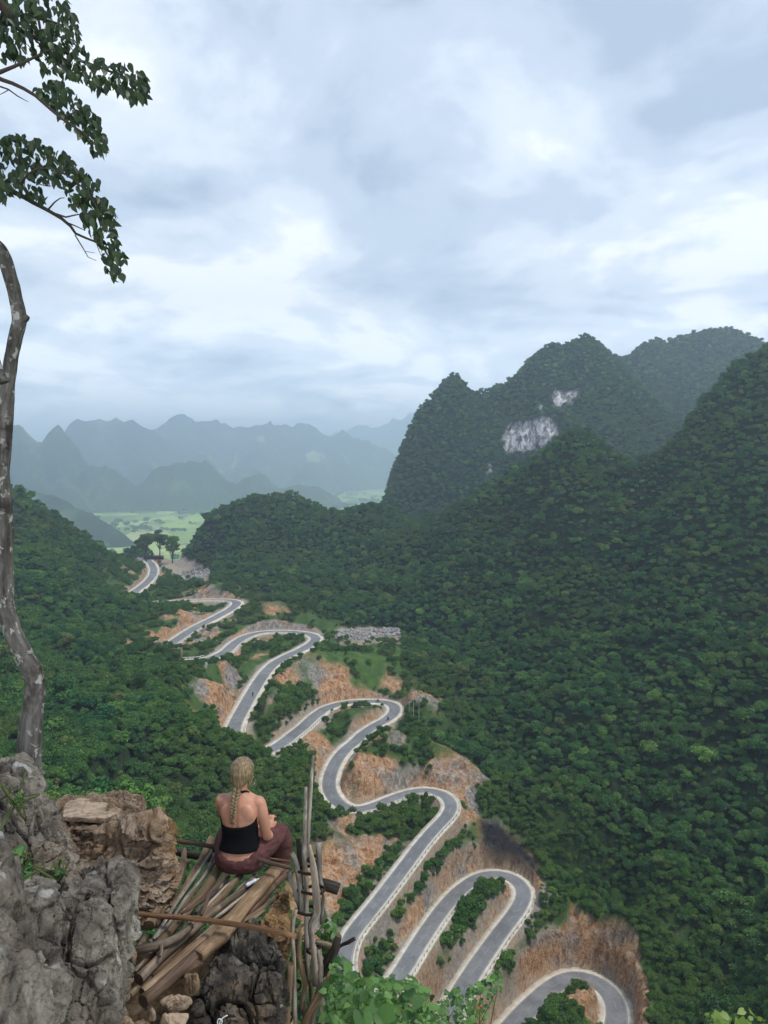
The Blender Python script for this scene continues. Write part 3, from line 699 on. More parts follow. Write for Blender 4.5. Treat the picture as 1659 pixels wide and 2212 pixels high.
# bushes near the road and on the islands
X, Y, Z = scatter(TX, TY, TZ, 1.7, GS, 32)
rd = bt(RD, X, Y); bd = bt(BED, X, Y); opn = bt(open_m, X, Y); rk = bt(rock_m, X, Y); gz = bt(zone_green.astype(float), X, Y); md = bt(zone_meadow.astype(float), X, Y)
rad = r.uniform(.6, 1.6, len(X)); nb = fbm(X / 9, Y / 9, X * 0 + 9, 3)
rad = np.where(gz > .5, np.clip(np.minimum(rad * 1.1, (rd - bd - .1) / .75), .35, 2.0), rad); keep = (rd - bd > rad * .7 + .1) & (rd < 42) & ((opn < .25) | ((md > .5) & (nb > .12))) & (rk < .5 + .3 * nb) & inframe(X, Y, Z, 60, 60) & ((nb > np.where(Y > 262, .04, -.22)) | (gz > .5))
keep |= (rd - bd > 1.0) & (rd < 34) & (rk > .5) & (opn < .3) & (nb > .40) & inframe(X, Y, Z, 60, 60)
sbd = np.full(len(X), 1e4); sbd[keep] = sight_bound(X[keep], Y[keep])
room = (sbd + 1.2 + 1.1 * gz - Z) / 1.9; rad = rad * (1 + .35 * gz); rad = np.minimum(rad, room); keep &= rad > .28
B_pos = np.stack([X, Y, Z - .1], 1)[keep]; B_rad = rad[keep]
# undergrowth that closes the gaps on the nearest slopes
X, Y, Z = scatter(TX, TY, TZ, 2.3, GS, 33); rd = bt(RD, X, Y); rk = bt(rock_m, X, Y); opn = bt(open_m, X, Y)
keep = (Y > 45) & (Y < 200) & (rd > 14) & (rk < .4) & (opn < .25) & inframe(X, Y, Z)
sbd = np.full(len(X), 1e4); nr = keep & (rd < 62); sbd[nr] = sight_bound(X[nr], Y[nr]); keep &= Z + 2.5 < sbd
U_pos = np.stack([X, Y, Z - .2], 1)[keep]; U_rad = r.uniform(1.0, 2.0, len(U_pos))
# karst and back mountain
def mountain_trees(KXg, KYg, KZg, st, spacing, seed, lo, hi, mask=None):
    gr = np.hypot(*np.gradient(KZg, st)); out = []
    for i, thr in enumerate((0, .9, 1.8, 2.7)):          # steep faces carry more trees per square metre of map
        x, y, z = scatter(KXg, KYg, KZg, spacing, st, seed + i)
        s = bil(gr, KXg.min(), KYg.min(), st, x, y); k = (s >= thr) & (z > -190) & inframe(x, y, z, 60, 60)
        if mask is not None: k &= bil(mask, KXg.min(), KYg.min(), st, x, y) < .4
        out.append(np.stack([x, y, z - .5], 1)[k])
    p = np.vstack(out); return p, np.random.default_rng(seed).uniform(lo, hi, len(p))
K_pos, K_rad = mountain_trees(KX, KY, KZ, 3.0, 3.8, 50, 1.4, 3.2, blur(kcl, 1))
K2_pos, K2_rad = mountain_trees(BX, BY, BZ, 5.0, 5.2, 60, 2.2, 4.2)

# the three hundred trees that show largest are single trees
FGPOLY = [(-200,1600),(90,1640),(140,1720),(300,1690),(370,1800),(455,1800),(455,1700),(490,1630),(545,1630),(575,1720),(620,1790),(650,1690),(690,1690),(700,1830),(740,1880),(745,2040),(1000,2120),(1060,2212),(1060,2500),(-200,2500)]
cen = T_pos + np.array((0, 0, 1.0)) * T_rad[:, None]
px, py = proj(*cen.T); rp = FPX * T_rad / np.linalg.norm(cen, axis=1)
vis = (px > 8) & (px < 1651) & (py > 0) & (py < 2200) & ~inpoly(px, py, FGPOLY)
for t in np.linspace(.25, .985, 60):
    q = cen * t; vis &= ~((q[:, 1] > GY0) & (bt(TZ, q[:, 0], q[:, 1]) + (1.2 if t < .95 else 0) > q[:, 2] + (0 if t < .95 else 1.0)))
cand = np.where(vis)[0]; cand = cand[np.argsort(-rp[cand])]
sel, used = [], []
for i in cand:
    if all((px[i] - a) ** 2 + (py[i] - b) ** 2 > (0.62 * rp[i]) ** 2 for a, b in used):
        sel.append(i); used.append((px[i], py[i]))
    if len(sel) >= 300: break
single = np.zeros(len(T_pos), bool); single[sel] = True

def instancer(name, pos, rad, seed, label, col=None, squash=(.85, 1.25)):
    crowns = CROWNS
    rr = np.random.default_rng(seed); n = len(pos)
    me = bpy.data.meshes.new(name); me.vertices.add(n); me.vertices.foreach_set('co', pos.astype(np.float32).ravel())
    a = me.attributes.new('scl', 'FLOAT_VECTOR', 'POINT')
    sc = np.stack([rad * rr.uniform(.9, 1.1, n), rad * rr.uniform(.9, 1.1, n), rad * rr.uniform(*squash, n)], 1)
    a.data.foreach_set('vector', sc.astype(np.float32).ravel())
    a = me.attributes.new('rotz', 'FLOAT_VECTOR', 'POINT')
    ro = np.stack([rr.normal(0, .08, n), rr.normal(0, .08, n), rr.uniform(0, 6.283, n)], 1); a.data.foreach_set('vector', ro.astype(np.float32).ravel())
    a = me.attributes.new('pick', 'INT', 'POINT'); a.data.foreach_set('value', rr.integers(0, len(crowns), n).astype(np.int32))
    o = add(name, me, label=label, cat='forest', kind='stuff')
    ng = bpy.data.node_groups.new(name + '_nodes', 'GeometryNodeTree')
    ng.interface.new_socket('Geometry', in_out='INPUT', socket_type='NodeSocketGeometry'); ng.interface.new_socket('Geometry', in_out='OUTPUT', socket_type='NodeSocketGeometry')
    N, L = ng.nodes, ng.links
    gi, go = N.new('NodeGroupInput'), N.new('NodeGroupOutput'); mp = N.new('GeometryNodeMeshToPoints'); L.new(gi.outputs[0], mp.inputs[0])
    ci = N.new('GeometryNodeCollectionInfo'); ci.inputs['Collection'].default_value = col or SET_TREE; ci.inputs['Separate Children'].default_value = True; ci.inputs['Reset Children'].default_value = True
    ip = N.new('GeometryNodeInstanceOnPoints'); L.new(mp.outputs[0], ip.inputs['Points']); L.new(ci.outputs[0], ip.inputs['Instance']); ip.inputs['Pick Instance'].default_value = True
    for nm, typ, sk in (('pick', 'INT', 'Instance Index'), ('rotz', 'FLOAT_VECTOR', 'Rotation'), ('scl', 'FLOAT_VECTOR', 'Scale')):
        na = N.new('GeometryNodeInputNamedAttribute'); na.data_type = typ; na.inputs[0].default_value = nm
        L.new(na.outputs[0], ip.inputs[sk])
    L.new(ip.outputs[0], go.inputs[0])
    md = o.modifiers.new('scatter', 'NODES'); md.node_group = ng
    return o
def crown_set(name, meshes):
    col = bpy.data.collections.new(name)
    for i, me in enumerate(meshes): col.objects.link(bpy.data.objects.new(name + '_%02d' % i, me))
    return col
BUSHES = []
for me in CROWNS:
    b = me.copy(); b.materials.clear(); b.materials.append(M_BUSH); BUSHES.append(b)
SET_TREE = crown_set('crown_shape', CROWNS); SET_BUSH = crown_set('bush_shape', BUSHES)
instancer('valley_forest', T_pos[~single], T_rad[~single], 1, 'dense green forest covering the valley sides around the road')
instancer('undergrowth', U_pos, U_rad, 7, 'dark green undergrowth between the trunks on the near slopes')
instancer('roadside_shrubs', B_pos, B_rad, 2, 'low green bushes on the banks and islands between the road bends', SET_BUSH)
instancer('karst_forest', K_pos, K_rad, 3, 'dark forest clinging to the karst mountain with the white cliff')
instancer('back_forest', K2_pos, K2_rad, 4, 'bluish forest on the mountain behind the karst peak')
def tree_label(x, y):
    if x < 330 : w = 'on the left slope beside the leaning trunk'
    elif x < 700: w = 'on the slope behind the seated person'
    elif x < 1180: w = 'in the valley among the road bends'
    elif y < 1750: w = 'high on the right slope'
    else: w = 'low on the right slope beside the lowest bends'
    return 'round leafy green forest tree ' + w, 'forest trees ' + w
for i in sel:
    lab, grp = tree_label(px[i], py[i])
    t = empty('forest_tree', T_pos[i], lab, 'tree', grp)
    s = T_rad[i]; t.scale = (s, s, s * random.uniform(.9, 1.2)); t.rotation_euler = (0, 0, random.uniform(0, 6.28))
    add('crown', CROWNS[int(r.integers(6))], parent=t); add('trunk', TRUNK, parent=t)
print('trees', len(T_pos), 'bushes', len(B_pos), 'karst', len(K_pos), len(K2_pos), 'single', len(sel))
# ================================================================ foreground helpers
def catmull(P, n):
    P = np.asarray(P, float)
    if len(P) == 2: return P[0] + (P[1] - P[0]) * np.linspace(0, 1, n)[:, None]
    Q = np.vstack([2 * P[0] - P[1], P, 2 * P[-1] - P[-2]]); t = np.linspace(0, len(P) - 1 - 1e-6, n); i = t.astype(int); u = (t - i)[:, None]
    a, b, c, d = Q[i], Q[i + 1], Q[i + 2], Q[i + 3]
    return .5 * ((2 * b) + (-a + c) * u + (2 * a - 5 * b + 4 * c - d) * u ** 2 + (-a + 3 * b - 3 * c + d) * u ** 3)
def tube(pts, rad, n=None, seg=12, rough=.06, seed=0, caps=True, bend=0.0):
    """tapering bent round piece: verts, quads, cap tris, grain coordinates"""
    pts = np.asarray(pts, float); L = np.linalg.norm(np.diff(pts, axis=0), axis=1).sum()
    n = n or max(4, int(L / .06)); c = catmull(pts, n)
    rad = np.asarray(rad, float); rr = np.interp(np.linspace(0, 1, n), np.linspace(0, 1, len(rad)), rad) if rad.ndim else np.full(n, rad)
    rs = np.random.default_rng(seed)
    if bend: c = c + np.stack([noise3(np.arange(n) * .13 + seed * 7.7, np.full(n, k * 5.1), np.full(n, .3)) for k in range(3)], 1) * bend
    d = np.gradient(c, axis=0); d /= np.linalg.norm(d, axis=1)[:, None]
    ref = np.array((0.31, 0.22, 0.92)) if abs(d[:, 2]).mean() < .7 else np.array((.9, .3, .1))
    x = np.cross(d, ref); x /= np.linalg.norm(x, axis=1)[:, None]; y = np.cross(d, x)
    a = np.arange(seg) * 2 * math.pi / seg
    s = np.linspace(0, L, n)[:, None]
    nz = 1 + rough * (noise3(s * 9 + seed * 3.1, np.cos(a)[None] * 1.3 + 0 * s, np.sin(a)[None] * 1.3 + seed + 0 * s) * 2 + noise3(s * 2.2 + seed, np.cos(a)[None] + 0 * s, np.sin(a)[None] + 9 + 0 * s) * 2.4)
    v = c[:, None] + (x[:, None] * np.cos(a)[None, :, None] + y[:, None] * np.sin(a)[None, :, None]) * (rr[:, None] * nz)[..., None]
    v = v.reshape(-1, 3); i = np.arange(n * seg).reshape(n, seg); j = np.roll(i, -1, 1)
    q = np.stack([i[:-1], j[:-1], j[1:], i[1:]], -1).reshape(-1, 4)
    g = np.stack([np.broadcast_to(s, (n, seg)), np.broadcast_to(np.cos(a) * rr.mean(), (n, seg)), np.broadcast_to(np.sin(a) * rr.mean(), (n, seg)) + seed * 1.7], -1).reshape(-1, 3)
    tri = []
    if caps:
        for ring, end, dirn in ((0, c[0], -1), (n - 1, c[-1], 1)):
            k = len(v); v = np.vstack([v, end + d[ring] * dirn * rr[ring] * .05]); g = np.vstack([g, [[s[ring, 0], 0, seed]]])
            for t in range(seg):
                p0, p1 = ring * seg + t, ring * seg + (t + 1) % seg
                tri.append((p1, p0, k) if dirn < 0 else (p0, p1, k))
    return v, q, tri, g
def solid(name, parts, mats, origin=(0, 0, 0)):
    """one mesh out of several tubes; material 0 on the sides, 1 on the cut ends"""
    vs, fs, mi, gs, k = [], [], [], [], 0
    for v, q, t, g in parts:
        vs.append(v); gs.append(g)
        fs += [tuple(int(a) + k for a in f) for f in q]; mi += [0] * len(q)
        fs += [tuple(int(a) + k for a in f) for f in t]; mi += [1] * len(t); k += len(v)
    me = bpy.data.meshes.new(name); me.from_pydata((np.vstack(vs) - np.array(origin)).tolist(), [], fs)
    for m in mats: me.materials.append(m)
    me.polygons.foreach_set('material_index', np.array(mi, np.int32) if len(mats) > 1 else np.zeros(len(mi), np.int32))
    me.polygons.foreach_set('use_smooth', np.array([m == 0 for m in mi]))
    a = me.attributes.new('grain', 'FLOAT_VECTOR', 'POINT'); a.data.foreach_set('vector', np.vstack(gs).astype(np.float32).ravel()); me.update()
    return me

# ---------------------------------------------------------------- wood
def wood(name, dark, mid, pale, patch=.5, bumpy=.7):
    m = Mat(name, .85, .15); g = m.new('ShaderNodeAttribute', attribute_name='grain').outputs['Vector']
    fine = m.noise(m.mapping(g, (3.5, 60, 60)), 1.0, 8, .65, .3); blot = m.noise(m.mapping(g, (3.0, 9, 9)), 1.0, 6, .6, .5)
    c = m.ramp(fine, [(.28, dark), (.5, mid), (.72, pale)])
    c = m.mix(m.ramp(blot, [(.38, .75), (.62, 0.0)]), c, tuple(k * .45 for k in mid))
    c = m.mix(m.ramp(m.noise(m.mapping(g, (5, 14, 14), (0, 0, 0), (4, 1, 7)), 1.0, 5, .6), [(patch, 0.0), (patch + .16, .8)]), c, pale)
    hs = m.new('ShaderNodeHueSaturation'); m.l.new(c, hs.inputs['Color'])
    m.l.new(m.math('ADD', m.math('MULTIPLY', m.rand(), .55), .72), hs.inputs['Value']); m.l.new(m.math('ADD', m.math('MULTIPLY', m.rand(), .35), .8), hs.inputs['Saturation'])
    m.color(hs.outputs[0]); m.bump(m.math('ADD', fine, m.math('MULTIPLY', blot, .8)), bumpy, .012)
    return m.m
M_LOG = wood('weathered_log', (.05, .033, .021), (.20, .14, .092), (.38, .29, .205), .55)
M_LOGRED = wood('reddish_bark', (.05, .03, .02), (.17, .095, .055), (.30, .20, .13), .62)
M_GREYW = wood('grey_driftwood', (.07, .058, .048), (.27, .225, .18), (.50, .45, .39), .5)
M_DARKW = wood('dark_rotten_wood', (.015, .012, .010), (.05, .04, .032), (.11, .09, .075), .6)
M_PLANK = wood('sawn_plank', (.13, .08, .045), (.235, .16, .10), (.33, .24, .165), .6, .4)
M_END = wood('cut_wood_end', (.06, .04, .025), (.16, .105, .065), (.30, .21, .13), .6)
M_TIE = Mat('dark_binding', .9, .1).color((.035, .025, .02)).m

# ---------------------------------------------------------------- rock
def rock_mat(name, dark, mid, pale, warm, lichen=.62, warm_at=.5, vertical=.35):
    m = Mat(name, .92, .2); p = m.pos(); v = m.mapping(p, (1, 1, vertical))
    a = m.noise(v, 5.0, 10, .68, .5); b = m.noise(p, 1.6, 5, .55, .3); f = m.noise(v, 22, 8, .7)
    c = m.ramp(a, [(.30, dark), (.48, mid), (.70, pale)])
    c = m.mix(m.ramp(b, [(warm_at, 0.0), (warm_at + .14, .85)]), c, m.ramp(a, [(.3, tuple(k * .35 for k in warm)), (.6, warm)]))
    c = m.mix(m.ramp(f, [(.33, .8), (.47, 0.0)]), c, tuple(k * .5 for k in dark))
    sp = m.noise(m.mapping(p, (1, 1, .6), (0, 0, 0), (3, 8, 1)), 7.5, 4, .5)
    c = m.mix(m.ramp(sp, [(lichen, 0.0), (lichen + .035, .75)]), c, (.46, .45, .42))
    cr = m.voronoi(m.mapping(p, (1, 1, .55)), 3.4, 'DISTANCE_TO_EDGE'); w = m.ramp(cr, [(0.0, 1.0), (.03, 0.0)])
    c = m.mix(m.math('MULTIPLY', w, .35), c, (.02, .017, .014))
    m.color(c); m.bump(m.math('ADD', m.math('MULTIPLY', m.math('ABSOLUTE', m.math('SUBTRACT', a, .5)), 1.0), m.math('MULTIPLY', f, .8)), 1.0, .05)
    return m.m
M_RGREY = rock_mat('grey_limestone', (.035, .030, .025), (.17, .148, .122), (.40, .36, .30), (.33, .25, .175), .63, .55, .5)
M_RTAN = rock_mat('tan_limestone', (.06, .042, .03), (.26, .185, .13), (.50, .40, .30), (.40, .27, .165), .70, .46, .8)
M_RSLAB = rock_mat('fresh_broken_stone', (.26, .17, .12), (.50, .375, .275), (.64, .51, .40), (.56, .41, .29), .74, .42, 1.0)
M_RDARK = rock_mat('black_weathered_rock', (.018, .016, .014), (.07, .06, .05), (.21, .185, .155), (.30, .20, .115), .68, .54, .5)
M_ROCHRE = rock_mat('ochre_dry_crust', (.05, .03, .018), (.24, .155, .085), (.42, .31, .20), (.36, .22, .10), .75, .42, .5)
def worley(x, y, z):
    """nearest-cell value and distance to the cell border"""
    xi, yi, zi = (np.floor(t).astype(np.int64) for t in (x, y, z)); f1 = np.full(x.shape, 9.0); f2 = np.full(x.shape, 9.0); val = np.zeros(x.shape)
    for a in (-1, 0, 1):
        for b in (-1, 0, 1):
            for c in (-1, 0, 1):
                h = _perm[(_perm[(_perm[(xi + a) & 511] + yi + b) & 511] + zi + c) & 511]; g = _g[h]
                dx, dy, dz = xi + a + .5 + .38 * g[:, 0] - x, yi + b + .5 + .38 * g[:, 1] - y, zi + c + .5 + .38 * g[:, 2] - z
                d = .55 * np.maximum(np.maximum(np.abs(dx + .25 * dy), np.abs(dy - .25 * dx)), np.abs(dz)) + .4 * np.sqrt(dx * dx + dy * dy + dz * dz)
                n = d < f1; f2 = np.where(n, f1, np.minimum(f2, d)); val = np.where(n, h / 511., val); f1 = np.where(n, d, f1)
    return val, f2 - f1
def hull_rock(name, pts, mat, label, voxel=.02, amp=.05, freq=2.6, seed=0, flute=0.0, strata=0.0, cat='rock', group=None, cracks=.6, block=(3.2, 3.2, 2.0)):
    block = np.array(block, float); voxel *= .58
    P = [Vector(p) for p in pts]; org = sum(P, Vector()) / len(P)
    zmin = min(p.z for p in P); base = Vector((org.x, org.y, zmin))
    bm = bmesh.new(); vv = [bm.verts.new(p) for p in P]
    r_ = bmesh.ops.convex_hull(bm, input=vv); bmesh.ops.delete(bm, geom=[g for g in r_['geom_interior'] if isinstance(g, bmesh.types.BMVert)], context='VERTS')
    bmesh.ops.bevel(bm, geom=bm.edges[:], offset=voxel * 1.2, segments=1, affect='EDGES', clamp_overlap=True)
    t = bpy.data.meshes.new('t'); bm.to_mesh(t); bm.free(); o = bpy.data.objects.new('t', t); C.objects.link(o)
    md = o.modifiers.new('r', 'REMESH'); md.mode = 'VOXEL'; md.voxel_size = voxel
    dg = bpy.context.evaluated_depsgraph_get(); me = bpy.data.meshes.new_from_object(o.evaluated_get(dg)); bpy.data.objects.remove(o); bpy.data.meshes.remove(t)
    n = len(me.vertices); co = np.empty(n * 3, np.float32); me.vertices.foreach_get('co', co); co = co.reshape(-1, 3).astype(float)
    no = np.empty(n * 3, np.float32); me.vertices.foreach_get('normal', no); no = no.reshape(-1, 3)
    x, y, z = (co + seed * 3.17).T
    h = fbm(x * freq, y * freq, z * freq, 5, .6) * amp * .5
    h += (fbm(x * freq * 2.6, y * freq * 2.6, z * freq * 1.6, 3, .55, True)) * amp * cracks * .5
    st = noise3(x * 1.1, y * 1.1, z * 1.1) * 3
    wx, wy, wz = (noise3(x * 3 + k, y * 3, z * 3) * .35 for k in (0, 7, 13))
    for fr, am in ((1.0, 1.0), (2.3, .5), (4.9, .28)):                       # broken blocks: each cell stands proud or sunk, with an open joint round it
        q = block * fr; val, edge = worley((x + wx * .25) * q[0], (y + wy * .25) * q[1], (z + wz * .25) * q[2])
        h += ((val - .5) * 2.0 * smooth(0, .03, edge) - smooth(.05, .0, edge) * .7) * amp * am * cracks * 1.25
    cell = np.abs(noise3(x * freq * 1.1 + 9, y * freq * 1.1, z * freq * .55)); h -= smooth(.05, .0, cell) * amp * cracks * 1.2
    if flute:
        u = np.arctan2(y - y.mean(), x - x.mean()); h += fbm(x * 6.5 + st * .12, y * 6.5, z * .75, 3, .5, True) * flute * (1 - np.abs(no[:, 2]))
    if strata:
        w = z * 15 + st * .55; h += (np.abs((w % 1) - .5) * 2 - .5) * strata * (1 - np.abs(no[:, 2])) * (0.6 + noise3(x * 4, y * 4, z * 9))
    co = co + no * h[:, None] - np.array(base)
    me.vertices.foreach_set('co', co.astype(np.float32).ravel()); me.polygons.foreach_set('use_smooth', np.zeros(len(me.polygons), bool))
    me.materials.clear(); me.materials.append(mat); me.update(); me.name = name
    return add(name, me, loc=base, label=label, cat=cat, group=group)
def pts(*L): return [at(*p) for p in L]

hull_rock('boulder', pts((-60,1640,4.6),(0,1636,4.7),(52,1646,4.75),(66,1668,4.7),(82,1692,4.55),(76,1790,4.3),(64,1860,4.2),(-60,1900,4.1),(-60,1700,4.1),(20,1690,4.25),(70,1700,5.1),(-60,1645,5.2)), M_RGREY,
          'tall grey boulder at the foot of the leaning tree', .018, .05, 3.2, 1, .02, .012)
hull_rock('boulder', pts((84,1716,4.5),(119,1736,4.5),(134,1766,4.45),(150,1806,4.4),(172,1858,4.3),(150,1900,4.15),(66,1900,4.1),(60,1815,4.2),(74,1738,4.35),(110,1760,4.9),(150,1850,4.8)), M_RGREY,
          'dark rounded boulder between the tree foot and the flat-topped rock', .018, .05, 3.2, 2, .015, .01)
hull_rock('boulder', pts((140,1782,5.05),(250,1796,4.95),(345,1790,5.0),(145,1742,5.6),(240,1728,5.7),(320,1745,5.6),(356,1772,5.4),(361,1805,5.2),(150,2010,4.85),(280,2010,4.8),(350,1965,5.0),(362,1870,5.15),(364,1980,5.6),(200,2000,5.6)), M_RTAN,
          'big brown layered boulder left of the log platform', .018, .05, 3.4, 3, .012, .02, cracks=1.0, block=(2.6, 2.6, 6.0))
hull_rock('slab', pts((133,1763,5.12),(140,1733,5.5),(172,1720,5.65),(200,1730,5.6),(228,1728,5.6),(255,1757,5.2),(222,1766,5.08),(166,1765,5.05),(136,1775,5.14),(222,1780,5.1),(254,1768,5.25),(200,1740,5.62)), M_RSLAB,
          'flat pinkish tan slab lying on top of the layered boulder', .012, .012, 5, 4, cracks=.3, block=(3, 3, 3))
hull_rock('boulder', pts((234,1728,5.4),(250,1711,5.5),(267,1706,5.5),(289,1716,5.45),(293,1745,5.3),(310,1730,5.4),(316,1757,5.25),(336,1768,5.2),(330,1785,5.1),(240,1785,5.1),(236,1760,5.2),(280,1735,5.75)), M_RTAN,
          'rough pale knob of rock beside the flat tan slab', .014, .03, 6, 5, cracks=1.0)
hull_rock('boulder', pts((326,1756,5.3),(346,1760,5.3),(359,1803,5.15),(363,1850,5.1),(355,1960,4.95),(284,1990,4.8),(281,1893,4.85),(300,1800,5.05),(350,1800,5.6),(362,1960,5.5)), M_ROCHRE,
          'ochre fractured rock column under the left end of the platform rails', .014, .03, 5, 6, .0, .02, cracks=1.1)
hull_rock('boulder', pts((146,1872,4.25),(178,1856,4.35),(216,1853,4.4),(255,1846,4.4),(274,1866,4.2),(279,1890,4.0),(150,1925,3.8),(194,1930,3.72),(262,1920,3.72),(274,2000,3.8),(262,2090,3.7),(250,2300,3.5),(130,2300,3.4),(135,2000,3.7),(270,2200,4.1),(150,2100,4.4)), M_RGREY,
          'square topped grey block in front of the platform', .016, .042, 3.4, 7, .03, .01, cracks=.8, block=(3.0, 3.0, 1.5))
hull_rock('boulder', pts((128,1940,3.6),(165,1925,3.75),(205,1936,3.7),(232,1965,3.6),(258,2075,3.5),(248,2320,3.2),(128,2340,3.1),(108,2150,3.3),(112,2000,3.5),(180,1960,3.95),(230,2100,3.9)), M_RGREY,
          'dark fluted rock buttress in the bottom left', .016, .045, 3.0, 8, .045, .0, cracks=.7, block=(3.4, 3.4, 1.1))
hull_rock('boulder', pts((28,1920,3.45),(66,1886,3.7),(94,1892,3.7),(128,1922,3.5),(122,2050,3.3),(125,2200,3.1),(130,2340,2.95),(30,2340,2.9),(25,2050,3.2),(80,1930,3.9)), M_RGREY,
          'upright grey rock spur left of the fluted buttress', .015, .04, 3.2, 9, .05, .0)
hull_rock('boulder', pts((-80,1770,3.3),(0,1800,3.2),(11,1832,3.15),(25,1918,3.05),(50,2043,2.95),(91,2140,2.85),(118,2230,2.75),(120,2340,2.65),(-80,2340,2.5),(-80,1850,2.9),(10,1850,3.5)), M_RGREY,
          'smooth grey rock face at the left edge nearest the camera', .014, .035, 3.0, 10, .035, .0, cracks=.5)
hull_rock('boulder', pts((466,2047,4.5),(494,2024,4.6),(527,2011,4.68),(564,2015,4.66),(599,2056,4.5),(600,2104,4.4),(606,2330,4.1),(424,2330,3.95),(431,2126,4.3),(444,2075,4.42),(560,2030,5.1),(470,2100,5.0),(600,2200,4.9)), M_RDARK,
          'black weathered rock under the right side of the platform', .015, .05, 3.4, 11, .02, .0, cracks=1.0)
hull_rock('boulder', pts((556,1985,4.78),(587,1952,4.92),(602,1922,5.05),(629,1914,5.08),(634,1962,4.9),(632,2012,4.7),(600,2030,4.62),(559,2014,4.66),(600,1990,5.2),(630,2100,4.8),(560,2090,4.8)), M_ROCHRE,
          'ochre crusted rock between the plank and the stick fence', .013, .03, 5, 12, cracks=1.0)
def stone(i, box, Y, mat, label, dz=.1, seed=0):
    x0, y0, x1, y1 = box; rr = np.random.default_rng(100 + i)
    L = []
    for k in range(14):
        a = rr.uniform(0, 6.28); q = rr.uniform(.75, 1.0)
        L.append(at((x0 + x1) / 2 + math.cos(a) * q * (x1 - x0) / 2, (y0 + y1) / 2 + math.sin(a) * q * (y1 - y0) / 2, Y + rr.uniform(-dz, dz)))
    hull_rock('stone', L, mat, label, .011, .014, 7, seed + i, cracks=.5, cat='stone')
stone(1, (268,1980,309,2042), 4.45, M_RTAN, 'grey stone wedged left of the logs below the front rail')
stone(2, (262,2036,296,2092), 4.2, M_RTAN, 'pale rough stone at the left ends of the logs')
stone(3, (392,2094,434,2155), 4.2, M_RTAN, 'upright grey brown stone beside the thick near log')
stone(4, (340,2145,424,2190), 3.95, M_RSLAB, 'long tan stone below the thick near log')
stone(5, (338,2176,424,2250), 3.8, M_RSLAB, 'large tan stone at the bottom edge below the logs')
stone(6, (288,2186,324,2240), 3.75, M_RTAN, 'grey triangular stone at the bottom edge')
stone(7, (318,2174,340,2215), 3.85, M_RSLAB, 'small tan stone between two larger ones')
stone(8, (240,2195,290,2260), 3.6, M_RTAN, 'low tan stone at the foot of the fluted buttress')
# the ledge of earth and rock below everything
lx = np.arange(-3.4, 1.6, .05); ly = np.arange(.6, 6.4, .05); LX, LY = np.meshgrid(lx, ly)
LZ = -3.36 - .10 * (LY - 4) + fbm(LX * 1.3, LY * 1.3, LX * 0, 5) * .22 + fbm(LX * 5, LY * 5, LX * 0 + 3, 3, .5, True) * .05
LZ -= smooth(5.45, 6.3, LY + .4 * noise3(LX * 2, LY * 2, 0 * LX)) * 5 + smooth(-.85, .0, LX) * 5.0 + smooth(-2.4, -3.4, LX) * -.6
add('rock_ledge', mesh_np('rock_ledge', np.stack([LX, LY, LZ], -1).reshape(-1, 3), grid_faces(len(lx), len(ly)), M_ROCHRE), kind='structure', label='earthy rock ledge under the platform', cat='ground')

# ================================================================ log platform
def zB(a, b): return (259.2 + a * .2344, 1797.2 + b * .2344)
PLZ = -2.92
plat = empty('log_platform', atz(440, 2000, PLZ - .15), 'rough platform of weathered logs and one plank laid over the rocks', 'platform')
PO = np.array(plat.location)
def log(name, path, thick, mat, off=0.0, seed=0, rough=.06, ends=None, bend=.015, parent=plat, extra=()):
    """path in the frame (zoomed coordinates), resting on the platform plane"""
    parts = []
    for pth, th in ((path, thick),) + tuple(extra):
        P = []; rr = []
        th = th if isinstance(th, (list, tuple)) else [th] * len(pth)
        for k, (a, b) in enumerate(pth):
            o = off if not ends else np.interp(k / (len(pth) - 1), [0, 1], ends)
            p = atz(*zB(a, b), PLZ + o); P.append(p); rr.append(th[k] * .80 * .2344 / 2 * np.linalg.norm(p) / FPX)
        parts.append(tube(P, rr, seed=seed, rough=rough, bend=bend))
    return add(name, solid(name, parts, [mat, M_END], PO if parent is plat else (0, 0, 0)), parent=parent)
log('log', [(585,165),(575,330),(490,520),(380,660),(300,800),(262,870)], [45,80,92,88,95,110], M_LOG, -.02, 1, .09, extra=(([(590,300),(625,285),(640,270)], [50,40,30]),))
log('log', [(840,60),(740,270),(640,440),(560,580),(470,700)], [70,74,74,70,60], M_LOG, .0, 2, .07)
log('log', [(850,180),(700,400),(520,650),(400,840),(300,990)], [34,36,36,34,32], M_GREYW, .035, 3)
log('log', [(875,200),(760,420),(600,620),(450,850),(270,1010)], [32,36,34,34,30], M_GREYW, .03, 4)
log('log', [(895,240),(800,380),(700,510),(600,660),(500,760)], [44,46,46,42,40], M_LOG, .01, 5)
log('log', [(935,300),(800,520),(640,700),(500,860),(330,1080)], [92,96,92,88,80], M_LOG, -.01, 6, .05)
log('branch', [(965,400),(900,490),(820,570),(790,660),(745,775)], [44,48,46,42,32], M_LOGRED, .075, 7, .08, extra=(([(825,570),(740,640),(650,700),(560,755)], [42,40,36,28]),))
log('log', [(1110,400),(980,540),(850,680),(720,800),(640,890)], [64,66,62,60,60], M_LOG, .01, 8)
log('log', [(1245,410),(1100,560),(920,700),(820,770),(640,920),(420,1110),(180,1350)], [72,76,74,76,86,92,108], M_LOG, .005, 9, .05)
log('stick', [(1200,540),(1050,660),(950,740),(870,800)], [32,34,34,28], M_GREYW, .02, 10)
log('log', [(1540,370),(1400,520),(1260,680),(1150,790)], [74,76,72,66], M_LOGRED, -.005, 12)
log('stick', [(1460,570),(1340,680),(1220,770),(1110,840)], [38,44,42,34], M_LOG, .0, 13)
